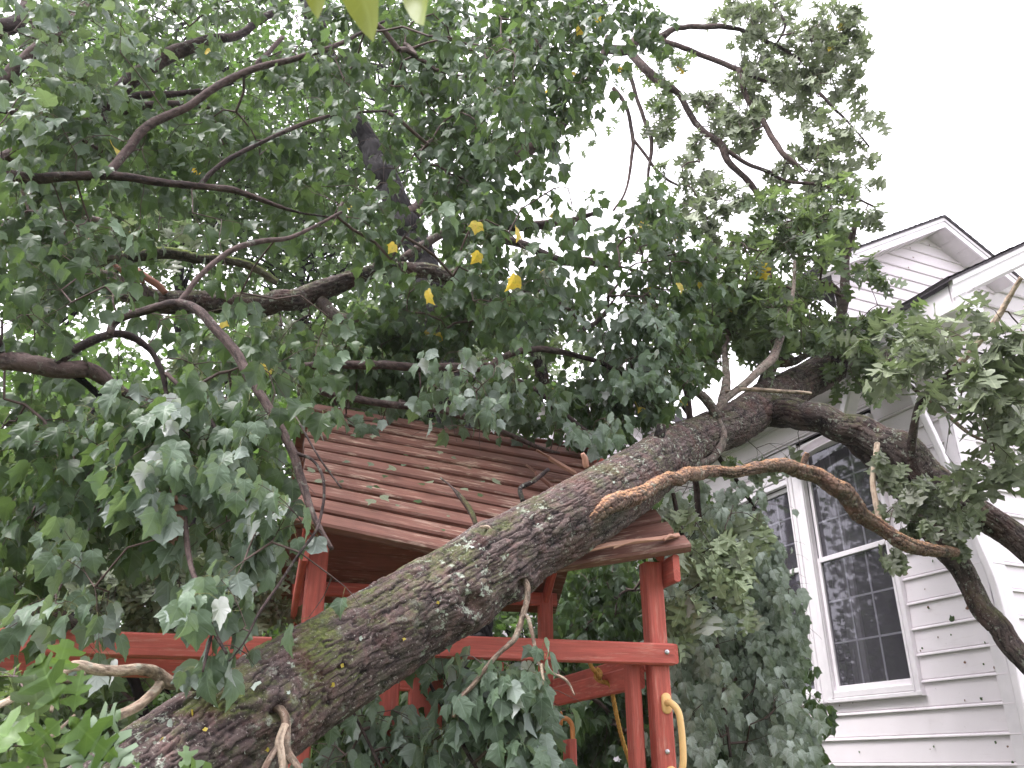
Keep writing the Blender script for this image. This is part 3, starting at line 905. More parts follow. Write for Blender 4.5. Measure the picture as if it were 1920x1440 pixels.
# yellow grab handles
M['orange_plastic'] = mat_plain('orange_plastic', (.66, .27, .08), .4, .5, .06, 9)
def handle(c, tall, out, side, name='grab_handle', mat='yellow_plastic'):
    hd = None
    mb = MB()
    c = np.array(c)
    top = c + Z * 0; bot = c - Z * tall
    pts = [top, top + out * .045, top + out * .075 + side * .02 - Z * .035, top + out * .08 + side * .028 - Z * .10, bot + out * .08 + side * .028 + Z * .10, bot + out * .075 + side * .02 + Z * .035, bot + out * .045, bot]
    C = catmull(np.array(pts), 60)
    V, fs, uv, _ = tube_grid(C, np.full(60, .0155), 18, None)
    mb.add(V, fs, uv)
    h = mb.build(name, M[mat], play)
    for p in (top, bot):
        mb = MB(); k = 28; th = np.linspace(0, 2 * np.pi, k, endpoint=False)
        a = unit(np.cross(out, Z)); b = Z
        ring = lambda rr, d: p + out * d + (rr * np.cos(th))[:, None] * a * 1.0 + (rr * np.sin(th) + np.sign(np.sin(th)) * .022)[:, None] * b
        V = np.vstack([ring(.024, 0), ring(.024, .007), ring(.019, .011), [p + out * .011]])
        j = np.arange(k); j2 = (j + 1) % k
        mb.add(V, [np.concatenate([np.stack([j, j2, j2 + k, j + k], 1), np.stack([j + k, j2 + k, j2 + 2 * k, j + 2 * k], 1)]), np.stack([j + 2 * k, j2 + 2 * k, np.full(k, 3 * k)], 1)])
        mb.build('mount', M[mat], h)
    return h
handle(Q(.012, -.0445, 1.865), .31, -EWd, EU)['label'] = 'pale yellow handle'
handle(Q(.065, 1.70, 1.88), .42, EU, -EWd * .2, mat='orange_plastic')['label'] = 'orange handle'

# yellow rope tied round the inner beam
def rope(name, ctrl, r, label, n=240, strands=3, turns_per_m=16):
    C = catmull(np.array(ctrl), n); T, N_, B_ = frames(C)
    L = np.concatenate([[0], np.cumsum(np.linalg.norm(np.diff(C, axis=0), axis=1))])
    mb = MB()
    for s in range(strands):
        ph = 2 * np.pi * (s / strands + L * turns_per_m)
        CC = C + (np.cos(ph)[:, None] * N_ + np.sin(ph)[:, None] * B_) * r * .52
        V, fs, uv, _ = tube_grid(CC, np.full(n, r * .56), 7, None); mb.add(V, fs, uv)
    return mb.build(name, M['rope'], None)
kn = lambda px, py, w: onplane(px, py, Q(0, w, 0), EWd)
r1 = rope('climbing_rope', [kn(1106, 1243, .45), kn(1110, 1252, .43), kn(1118, 1262, .42), kn(1124, 1272, .44), kn(1126, 1262, .50), kn(1120, 1255, .55), kn(1117, 1268, .60), kn(1124, 1276, .50), kn(1144, 1284, .42), kn(1150, 1310, .42), kn(1158, 1350, .42), kn(1168, 1390, .42), kn(1178, 1420, .42), kn(1184, 1445, .42), kn(1190, 1520, .42), kn(1196, 1620, .42)], .011, '', n=420)
tag(r1, 'twisted yellow rope knotted round an inner beam of the red playset', 'rope')

# snapped slat ends sticking up along the trunk
for q_, (px, py, ln, an) in enumerate(((1052, 872, .16, .5), (1020, 900, .12, .9), (1150, 985, .10, -.3), (1108, 1012, .12, .2))):
    mb = MB(); p0 = onplane(px, py, roofpt(0, .5), nrmv)
    d_ = unit(EU * math.cos(an) * (1 if q_ < 2 else -1) * -1 + nrmv * .35 + sdirv * math.sin(an) * .4)
    board(mb, p0 - d_ * .1, p0 + d_ * ln * .5, sdirv, unit(np.cross(d_, sdirv)), .05, .018, .003)
    board(mb, p0 - d_ * .1 + sdirv * .022, p0 + d_ * ln + sdirv * .018, sdirv, unit(np.cross(d_, sdirv)), .014, .012, .002)
    mb.build('broken_slat_end', M['red_roof' if q_ % 2 else 'split_wood'], play, smooth=False)
# splintered pale strip lying on the roof edge
mb = MB()
for (a, b, w_, t_) in (((1062, 1042), (1274, 999), .030, .012), ((1245, 1012), (1272, 1000), .02, .01), ((1150, 1027), (1262, 1004), .012, .012)):
    p0 = onplane(a[0], a[1], roofpt(0, .12) + nrmv * .04, nrmv); p1 = onplane(b[0], b[1], roofpt(0, .12) + nrmv * .04, nrmv)
    board(mb, p0, p1, sdirv, nrmv, w_, t_, .003, 6, lambda t: nrmv * .012 * math.sin(5 * t))
sp_ = mb.build('splintered_board', M['split_wood'], None, smooth=False)
tag(sp_, 'long fresh pale splinter of wood lying on the lower right roof edge', 'wood splinter')

# ------------------------------------------------------------------ the fallen oak
def depth_of(p): return p[1] * CP + (p[2] - CAM[2]) * SP
oak = thing('fallen_oak_tree', 'thick fallen oak trunk lying from the lower left across the playset onto the house', 'tree', tuple(at(60, 1640, 2.5)))
TR = [(120, 1580, 2.45, 118), (345, 1428, 2.70, 113), (470, 1348, 2.85, 104), (580, 1272, 3.0, 97), (780, 1152, 3.25, 83), (960, 1034, 3.55, 72), (1120, 934, 3.95, 66), (1220, 868, 4.6, 52), (1310, 822, 5.4, 42), (1420, 768, 6.2, 38), (1500, 722, 6.9, 33), (1560, 688, 7.4, 31), (1620, 650, 7.9, 27), (1700, 600, 8.6, 22)]
R = limb_pts(TR)
nrow = 1500
C = catmull(R, nrow)
c3 = C[:, :3].copy(); rr = C[:, 3].copy()
J = catmull(np.random.default_rng(3).normal(0, 1, (16, 3)), nrow); c3 += J * .012
knots = [(515, 1335, .055, .09), (885, 1195 - 60, .03, .09), (905, 1000, .03, .05), (1240, 815, .035, .05), (975, 1095, .05, .07), (410, 1290, .03, .08), (870, 1130, .045, .10)]
_bd = plate_disp(.0115, 40, .15, 11)
T_, Nf, Bf = frames(c3)
def trunk_disp(TH, LL, RR):
    h = _bd(TH, LL, RR)
    P = c3[:, None, :] + RR[..., None] * (np.cos(TH)[..., None] * Nf[:, None, :] + np.sin(TH)[..., None] * Bf[:, None, :])
    dep = P[..., 1] * CP + (P[..., 2] - 1.6) * SP
    px = 960 + F_PX * P[..., 0] / dep; py = 720 - F_PX * ((P[..., 2] - 1.6) * CP - P[..., 1] * SP) / dep
    nrm_y = np.cos(TH) * Nf[:, None, 1] + np.sin(TH) * Bf[:, None, 1]
    for kx, ky, amp, rad in knots:
        rpx = rad * F_PX / 3.4
        d = np.sqrt((px - kx) ** 2 + (py - ky) ** 2) / rpx
        m = (nrm_y < .1)
        h = h + m * amp * (np.exp(-d ** 2 * 1.2) - 1.25 * np.exp(-(d / .42) ** 2)) * .8
    return h
V, fs, uv, h = tube_grid(c3, rr, 320, trunk_disp)
tk = mesh_obj('trunk', V, fs, M['oak_bark'], oak, True, uv, {'bark': np.concatenate([_bd.crack.ravel() * 1.3 - .75, [0, 0]])})
TRC, TRR = c3, rr

OL = {}
def oaklimb(key, name, pts, mat='limb_bark', **kw):
    o, c, r = limb(name, pts, M[mat], oak, **kw)
    OL[key] = (c, r); return o
oaklimb('right', 'limb', [(1330, 815, 5.75, 16), (1380, 792, 6.1, 24), (1430, 772, 6.2, 29), (1500, 776, 6.0, 28), (1570, 797, 5.9, 28), (1635, 820, 5.8, 30), (1690, 850, 5.7, 34), (1735, 885, 5.65, 34), (1790, 930, 5.6, 30), (1850, 975, 5.5, 27), (1935, 1035, 5.4, 26), (2060, 1120, 5.3, 22)], sides=110, step=.006, seed=21, amp=.009, jit=.08, plates=(20, .15))
oaklimb('down', 'limb', [(1560, 800, 6.0, 16), (1620, 842, 5.95, 20), (1680, 898, 5.9, 24), (1725, 950, 5.85, 27), (1755, 1000, 5.8, 24), (1790, 1055, 5.75, 22), (1830, 1115, 5.7, 20), (1868, 1170, 5.65, 20), (1935, 1250, 5.6, 19), (2040, 1370, 5.5, 17)], sides=80, step=.006, seed=22, amp=.007, plates=(15, .11))
oaklimb('orange', 'limb', [(1000, 1040, 3.56, 2), (1030, 1022, 3.57, 5), (1065, 998, 3.60, 8), (1110, 968, 3.65, 12), (1160, 940, 3.74, 15), (1205, 916, 3.88, 14), (1265, 899, 4.15, 13), (1335, 886, 4.5, 12.0), (1400, 878, 4.7, 12.0), (1455, 873, 4.85, 12.0), (1500, 881, 4.95, 13.6), (1545, 898, 5.0, 13.6), (1578, 924, 5.05, 16.0), (1602, 955, 5.1, 16.0), (1645, 990, 5.15, 14.4), (1690, 1016, 5.2, 14.4), (1735, 1028, 5.3, 12.0), (1792, 1036, 5.45, 8.0)], mat='orange_bark', sides=64, step=.004, seed=23, amp=.0095, jit=.3, plates=(10, .035), label='limb dusted orange along its upper side')
oaklimb('stub', 'broken_stub', [(1503, 884, 4.95, 6), (1508, 868, 4.94, 6), (1514, 850, 4.93, 6)], mat='orange_bark', sides=14, step=.006, seed=24)
oaklimb('lich', 'limb', [(1165, 945, 3.95, 6.0), (1215, 908, 4.3, 7.5), (1290, 878, 4.9, 8.2), (1335, 862, 5.2, 8.2), (1352, 838, 5.3, 7.5), (1356, 812, 5.35, 6.8), (1347, 785, 5.4, 7.5), (1348, 765, 5.4, 6.8), (1375, 735, 5.5, 6.8), (1420, 698, 5.6, 6.8), (1450, 670, 5.7, 8.2), (1464, 630, 5.8, 6.8), (1478, 590, 5.9, 4.5), (1488, 540, 6.0, 3.0), (1490, 490, 6.0, 2.2)], mat='lichen_bark', sides=22, step=.008, seed=25)
oaklimb('lich2', 'branch', [(1347, 785, 5.4, 10), (1322, 750, 5.4, 9), (1296, 728, 5.4, 7), (1270, 700, 5.4, 5), (1262, 650, 5.4, 3)], mat='lichen_bark', sides=16, step=.01, seed=26)
oaklimb('up1', 'branch', [(1352, 780, 5.7, 9), (1357, 740, 5.8, 9), (1362, 700, 5.9, 7), (1358, 650, 6.0, 5)], mat='lichen_bark', sides=14, step=.01, seed=27)
oaklimb('up2', 'limb', [(1420, 745, 6.3, 13), (1440, 700, 6.4, 13), (1452, 680, 6.4, 13), (1490, 676, 6.4, 8), (1530, 660, 6.5, 5)], sides=18, step=.01, seed=28)
oaklimb('up3', 'limb', [(1565, 690, 7.2, 9), (1572, 640, 7.0, 10), (1578, 580, 6.9, 9), (1584, 520, 6.8, 8), (1588, 470, 6.7, 6), (1602, 430, 6.6, 5), (1606, 400, 6.6, 3)], sides=16, step=.012, seed=29)
oaklimb('up3b', 'branch', [(1578, 580, 6.9, 7), (1570, 548, 6.9, 6), (1556, 530, 6.9, 5)], sides=12, step=.012, seed=30)
oaklimb('strip', 'dead_branch', [(1360, 735, 5.5, 3), (1400, 730, 5.5, 4), (1460, 733, 5.5, 4), (1520, 738, 5.6, 3)], mat='pale_bark', sides=12, step=.01, seed=31)
oaklimb('rtw', 'branch', [(1708, 848, 5.5, 9), (1712, 810, 5.4, 8), (1717, 775, 5.3, 7), (1730, 745, 5.2, 9), (1752, 722, 5.1, 9), (1775, 705, 5.0, 6), (1800, 680, 4.9, 5)], sides=14, step=.01, seed=32)
oaklimb('rtw2', 'branch', [(1730, 738, 5.2, 4), (1762, 765, 5.1, 4), (1800, 800, 5.0, 4), (1830, 820, 4.9, 3), (1868, 832, 4.9, 2)], mat='pale_bark', sides=8, step=.012, seed=33)
oaklimb('rtw3', 'branch', [(1727, 742, 5.2, 4), (1700, 715, 5.1, 3), (1680, 690, 5.0, 3), (1660, 660, 5.0, 2)], sides=8, step=.012, seed=34)
oaklimb('pale', 'branch', [(1800, 680, 4.9, 6), (1830, 648, 4.8, 6), (1862, 610, 4.7, 6), (1890, 560, 4.6, 5), (1915, 520, 4.5, 4)], mat='pale_bark', sides=12, step=.01, seed=35)
oaklimb('vtw', 'branch', [(1645, 832, 5.6, 5), (1638, 880, 5.5, 5), (1640, 930, 5.45, 5), (1648, 970, 5.4, 5), (1652, 992, 5.3, 5)], sides=10, step=.012, seed=36, mat='pale_bark')
# stumps and dead twigs on the trunk
oaklimb('st1', 'broken_stub', [(1228, 838, 4.55, 11), (1236, 815, 4.5, 11), (1240, 796, 4.48, 9)], sides=24, step=.006, seed=37)
oaklimb('st2', 'broken_stub', [(1100, 875, 4.0, 6), (1098, 862, 3.98, 6), (1092, 850, 3.96, 4)], mat='split_wood', sides=12, step=.006, seed=38)
oaklimb('d1', 'dead_branch', [(372, 1288, 2.62, 9), (345, 1284, 2.6, 10), (318, 1281, 2.58, 13), (292, 1263, 2.55, 12), (262, 1256, 2.5, 11), (225, 1258, 2.45, 10), (185, 1254, 2.4, 10), (145, 1246, 2.35, 9), (110, 1262, 2.3, 7), (60, 1290, 2.2, 6), (-20, 1332, 2.1, 6)], mat='pale_bark', sides=24, step=.005, seed=39)
oaklimb('d1b', 'dead_branch', [(303, 1280, 2.57, 10), (285, 1300, 2.52, 9), (255, 1325, 2.46, 9), (215, 1345, 2.4, 9), (190, 1362, 2.36, 6)], mat='pale_bark', sides=18, step=.005, seed=40)
oaklimb('d1c', 'dead_branch', [(160, 1262, 2.36, 6), (130, 1275, 2.34, 6), (106, 1276, 2.33, 5), (100, 1300, 2.3, 4), (96, 1335, 2.28, 3)], mat='pale_bark', sides=12, step=.006, seed=41)
oaklimb('d2', 'dead_branch', [(512, 1326, 2.72, 8), (528, 1332, 2.70, 9), (536, 1352, 2.68, 9), (535, 1385, 2.64, 9), (540, 1412, 2.6, 8), (562, 1445, 2.55, 7), (580, 1490, 2.5, 6)], mat='pale_bark', sides=20, step=.005, seed=42)
oaklimb('d2b', 'dead_branch', [(535, 1360, 2.66, 7), (524, 1395, 2.62, 8), (530, 1420, 2.6, 8), (534, 1480, 2.55, 7)], mat='pale_bark', sides=16, step=.005, seed=43)
oaklimb('d2c', 'dead_branch', [(524, 1398, 2.62, 7), (508, 1418, 2.58, 6), (492, 1450, 2.52, 6)], mat='pale_bark', sides=14, step=.005, seed=44)
oaklimb('d3', 'dead_branch', [(982, 1086, 3.42, 6), (990, 1100, 3.40, 6), (989, 1125, 3.38, 6), (981, 1152, 3.35, 6), (966, 1196, 3.3, 6), (930, 1230, 3.25, 5), (885, 1285, 3.2, 5), (860, 1312, 3.17, 5), (850, 1345, 3.15, 4)], mat='pale_bark', sides=18, step=.006, seed=45)
oaklimb('d3b', 'dead_branch', [(982, 1152, 3.35, 4), (992, 1162, 3.33, 4), (1000, 1195, 3.3, 4), (1010, 1240, 3.27, 4), (1028, 1258, 3.25, 3), (1062, 1275, 3.22, 3), (1078, 1304, 3.2, 1.5)], mat='pale_bark', sides=14, step=.006, seed=46)
oaklimb('d3c', 'dead_branch', [(1016, 1245, 3.26, 3), (1018, 1265, 3.25, 3), (1020, 1284, 3.24, 2)], mat='pale_bark', sides=10, step=.006, seed=47)
oaklimb('d4', 'dead_branch', [(893, 985, 3.72, 5), (880, 955, 3.78, 6), (862, 930, 3.84, 5), (846, 912, 3.9, 2), (826, 896, 3.95, 1.5)], mat='limb_bark', sides=12, step=.006, seed=48)
oaklimb('d5', 'dead_branch', [(980, 940, 3.9, 5), (975, 915, 3.95, 5), (1000, 902, 4.0, 5), (1028, 880, 4.05, 4)], mat='limb_bark', sides=12, step=.006, seed=49)
oaklimb('d6', 'dead_branch', [(905, 1000, 3.4, 4), (918, 1012, 3.38, 5), (916, 990, 3.36, 4), (900, 988, 3.35, 3)], mat='pale_bark', sides=12, step=.006, seed=50)

# ------------------------------------------------------------------ leaves
def tri_fan(outl, center, ring=.55):
    """outline (n,2) + inner ring + centre"""
    n = len(outl); inner = center + (outl - center) * ring
    P = np.vstack([outl, inner, center[None]])
    j = np.arange(n); j2 = (j + 1) % n
    F4 = [(a, b, b + n, a + n) for a, b in zip(j, j2)]
    F3 = [(a + n, b + n, 2 * n) for a, b in zip(j, j2)]
    return P, np.array(F3), np.array(F4)

def mirror(half):
    half = np.array(half); o = half[1:-1][::-1].copy(); o[:, 0] *= -1
    return np.vstack([half, o])

MAPLE = [(0, .0), (.09, -.05), (.21, -.05), (.33, .01), (.41, .12), (.435, .20), (.42, .26), (.46, .34), (.47, .40), (.545, .53), (.585, .61), (.50, .60), (.46, .615), (.38, .63), (.33, .68), (.30, .75), (.245, .78), (.21, .86), (.14, .90), (.08, 1.0), (0, 1.12)]
MAPLE2 = [(0, .0), (.10, -.06), (.25, -.04), (.37, .04), (.45, .14), (.44, .22), (.47, .30), (.45, .38), (.50, .48), (.53, .62), (.60, .74), (.49, .70), (.44, .71), (.36, .71), (.31, .77), (.27, .79), (.20, .88), (.15, .90), (.08, .99), (0, 1.10)]
OAKH = [(.015, 0), (.06, .10), (.12, .17), (.27, .16), (.36, .24), (.24, .31), (.12, .37), (.13, .43), (.33, .46), (.50, .60), (.40, .66), (.22, .63), (.14, .68), (.15, .74), (.34, .82), (.32, .91), (.16, .87), (.10, .93), (.09, 1.0), (0, 1.05)]
OAKH2 = [(.015, 0), (.04, .12), (.16, .15), (.24, .22), (.22, .30), (.09, .36), (.10, .42), (.28, .42), (.42, .50), (.44, .58), (.26, .58), (.15, .62), (.18, .70), (.36, .74), (.40, .84), (.24, .84), (.14, .88), (.12, .96), (0, 1.02)]

def maple_tpl(seed, lod):
    r = np.random.default_rng(seed)
    half = np.array(MAPLE if seed % 2 else MAPLE2, float)
    if lod == 2: half = half[[0, 2, 5, 10, 14, 20]] if seed % 2 else half[[0, 2, 6, 10, 14, 19]]
    if lod == 1: half = half[[0, 2, 4, 7, 10, 13, 15, 17, 20]] if seed % 2 else half[[0, 2, 4, 7, 10, 13, 15, 17, 19]]
    o = mirror(half); o = o + r.normal(0, .012, o.shape); o[:, 0] *= r.uniform(.82, 1.05)
    c = np.array([0, .33])
    if lod == 0: P, F3, F4 = tri_fan(o, c)
    else:
        n = len(o); P = np.vstack([o, c[None]]); j = np.arange(n); F3 = np.stack([j, (j + 1) % n, np.full(n, n)], 1); F4 = np.zeros((0, 4), int)
    x, y = P[:, 0], P[:, 1]
    fold, droop, cup, tw = r.uniform(-.05, .5), r.uniform(.05, .8), r.uniform(-.3, .6), r.uniform(-.5, .5)
    z = fold * np.abs(x) - droop * (y - .3) ** 2 * np.sign(y - .3).clip(0, 1) - cup * x * x + tw * x * (y - .3) + r.normal(0, .012, len(x))
    z += .025 * np.cos(x * 26) * (np.abs(x) + .2)
    return np.stack([x, y, z], 1), F3, F4, P

def oak_tpl(seed, lod):
    r = np.random.default_rng(seed + 50)
    half = np.array(OAKH if seed % 2 else OAKH2, float)
    if lod: half = half[[0, 1, 4, 6, 9, 11, 12, 15, 17, 19]] if seed % 2 else half[[0, 1, 3, 5, 8, 10, 11, 14, 16, 18]]
    half[1:-1] += r.normal(0, .012, half[1:-1].shape)
    ym = np.maximum.accumulate(half[:, 1] * .94); 
    wob = 1 if not lod else 1
    Rr = half.copy(); Ll = half.copy(); Ll[:, 0] *= -1; Ll[:, 1] += r.normal(0, .01, len(Ll))
    Mi = np.stack([np.zeros(len(half)), ym], 1)
    P = np.vstack([Mi, Rr, Ll]); n = len(half)
    F4 = []
    for i in range(n - 1):
        F4.append((i, n + i, n + i + 1, i + 1)); F4.append((2 * n + i, i, i + 1, 2 * n + i + 1))
    x, y = P[:, 0] * .95, P[:, 1]
    fold, droop, cup, tw = r.uniform(.0, .45), r.uniform(.0, .55), r.uniform(-.3, .5), r.uniform(-.5, .5)
    z = fold * np.abs(x) - droop * y ** 2 * .6 - cup * x * x + tw * x * y + .05 * np.sin(y * 9 + seed) * np.abs(x) * 3
    return np.stack([x, y, z], 1), np.zeros((0, 3), int), np.array(F4), P

def far_tpl(seed, lod):
    r = np.random.default_rng(seed + 90)
    P = np.array([(0, 0), (.34, .2), (.5, .52), (.18, .62), (0, 1), (-.2, .6), (-.48, .5), (-.33, .18)]) + r.normal(0, .04, (8, 2))
    n = 8; F3 = np.array([(0, i, i + 1) for i in range(1, 7)])
    x, y = P[:, 0], P[:, 1]
    return np.stack([x, y, .3 * np.abs(x) - .3 * y * y * r.random()], 1), F3, np.zeros((0, 4), int), P

def lance_tpl(seed, lod):
    r = np.random.default_rng(seed + 70)
    half = np.array([(0, 0), (.10, .12), (.17, .3), (.19, .48), (.15, .68), (.08, .86), (0, 1.0)])
    o = mirror(half); P, F3, F4 = tri_fan(o, np.array([0, .45]))
    x, y = P[:, 0], P[:, 1]
    return np.stack([x, y, .4 * np.abs(x) + .12 * np.sin(y * 4 + seed)], 1), F3, F4, P
TPL = {}
for lod in (0, 1, 2): TPL['lance', lod] = [lance_tpl(q, lod) for q in range(4)]
for lod in (0, 1, 2):
    TPL['maple', lod] = [maple_tpl(s, lod) for s in range(8)]
    TPL['oak', lod] = [oak_tpl(s, lod) for s in range(8)]
    TPL['far', lod] = [far_tpl(s, lod) for s in range(5)]

def nrmz(v): return v / np.maximum(np.linalg.norm(v, axis=-1, keepdims=True), 1e-9)

def build_leaves(name, kind, lod, pos, ydir, zdir, size, tint, mat, parent):
    """all leaves of one plant as one foliage mesh"""
    pos = np.asarray(pos); n = len(pos)
    if n == 0: return None
    Y = nrmz(np.asarray(ydir)); X = nrmz(np.cross(Y, np.asarray(zdir))); Zd = np.cross(X, Y)
    tp = TPL[kind, lod]; which = rng.integers(0, len(tp), n)
    Vs, F3s, F4s, UVs, Ts = [], [], [], [], []; base = 0
    for k, (P, F3, F4, uv) in enumerate(tp):
        idx = np.where(which == k)[0]
        if not len(idx): continue
        m = len(P); s = size[idx][:, None, None]
        V = pos[idx][:, None, :] + s * (P[None, :, 0:1] * X[idx][:, None, :] + P[None, :, 1:2] * Y[idx][:, None, :] + P[None, :, 2:3] * Zd[idx][:, None, :])
        Vs.append(V.reshape(-1, 3))
        off = base + np.arange(len(idx))[:, None, None] * m
        if len(F3): F3s.append((F3[None] + off).reshape(-1, 3))
        if len(F4): F4s.append((F4[None] + off).reshape(-1, 4))
        UVs.append(np.tile(uv, (len(idx), 1))); Ts.append(np.repeat(tint[idx], m))
        base += m * len(idx)
    fs = []
    if F3s: fs.append(np.concatenate(F3s))
    if F4s: fs.append(np.concatenate(F4s))
    return mesh_obj(name, np.concatenate(Vs), fs, mat, parent, lod == 0, np.concatenate(UVs), {'tint': np.concatenate(Ts)})

def batch_tubes(A, B, ra, rb, mid=None, sides=3):
    """many short straight (or one-kink) tubes at once"""
    A = np.asarray(A); B = np.asarray(B); n = len(A)
    pts = [A, B] if mid is None else [A, mid, B]
    d = nrmz(B - A); up = np.where(np.abs(d[:, 2:3]) < .9, np.array([[0, 0, 1.0]]), np.array([[1.0, 0, 0]]))
    N_ = nrmz(np.cross(d, up)); B_ = np.cross(d, N_)
    th = np.linspace(0, 2 * np.pi, sides, endpoint=False)
    m = len(pts); rs = [ra, rb] if m == 2 else [ra, (ra + rb) / 2, rb]
    V = np.stack([p[:, None, :] + np.asarray(r_)[:, None, None] * (np.cos(th)[None, :, None] * N_[:, None, :] + np.sin(th)[None, :, None] * B_[:, None, :]) for p, r_ in zip(pts, rs)], axis=1)
    F = []
    for i in range(m - 1):
        for j in range(sides):
            F.append((i * sides + j, i * sides + (j + 1) % sides, (i + 1) * sides + (j + 1) % sides, (i + 1) * sides + j))
    F = np.array(F)[None] + (np.arange(n) * m * sides)[:, None, None]
    return V.reshape(-1, 3), F.reshape(-1, 4)

def proj(P):
    P = np.asarray(P) - CAM
    d = P[..., 1] * CP + P[..., 2] * SP; v = P[..., 2] * CP - P[..., 1] * SP
    return 960 + F_PX * P[..., 0] / d, 720 - F_PX * v / d

# places the photograph shows free of leaves: (x0, y0, x1, y1, share of leaves kept)
OPEN = {
    'roof': [(705, 810, 1050, 1040, .04), (556, 800, 705, 1040, .38), (930, 770, 1060, 870, .8), (700, 1040, 790, 1130, .2)],
    'trunk': [(470, 1170, 720, 1258, .12), (640, 1100, 740, 1200, .12), (720, 1060, 780, 1240, .05), (560, 1150, 720, 1240, .05), (560, 1040, 720, 1150, .6), (440, 1255, 600, 1440, .03), (900, 900, 1240, 1080, .03), (1180, 790, 1330, 860, .2), (260, 1300, 560, 1440, .0), (760, 960, 900, 1060, .1)],
    'sky': [(1660, 0, 1920, 430, 0), (1040, 380, 1170, 400, .4), (1150, 330, 1200, 395, .3)],
    'house': [(1432, 885, 1650, 1000, .05), (1472, 1000, 1650, 1110, .03), (1512, 1110, 1650, 1225, .03), (1500, 1240, 1650, 1335, .06), (1475, 1285, 1650, 1330, .25), (1040, 1225, 1215, 1440, .05), (1535, 1335, 1650, 1440, .3), (1640, 1090, 1920, 1440, .0), (1540, 900, 1650, 1300, .12), (1470, 900, 1550, 960, .3), (1535, 960, 1640, 1330, .02)],
    'see': [(640, 190, 720, 330, .3), (700, 300, 785, 430, .3), (750, 400, 835, 520, .35), (780, 500, 838, 625, .35), (180, 500, 700, 585, .45), (180, 468, 480, 505, .4), (0, 650, 170, 712, .4), (380, 590, 480, 720, .4), (470, 700, 560, 850, .35), (530, 820, 605, 990, .3), (0, 1180, 400, 1252, .3), (1040, 230, 1160, 400, .45), (1130, 90, 1230, 330, .5), (900, 655, 1150, 690, .5)],
    'collar': [(1360, 690, 1520, 800, .03), (1520, 700, 1600, 800, .4), (1440, 660, 1600, 700, .3), (1400, 800, 1640, 870, .35)],
}
def keepmask(P, names, r):
    x, y = proj(P); k = np.ones(len(P), bool)
    for n in names:
        for (x0, y0, x1, y1, pr) in OPEN[n]:
            ins = (x > x0) & (x < x1) & (y > y0) & (y < y1)
            k &= ~(ins & (r.random(len(P)) > pr))
    return k

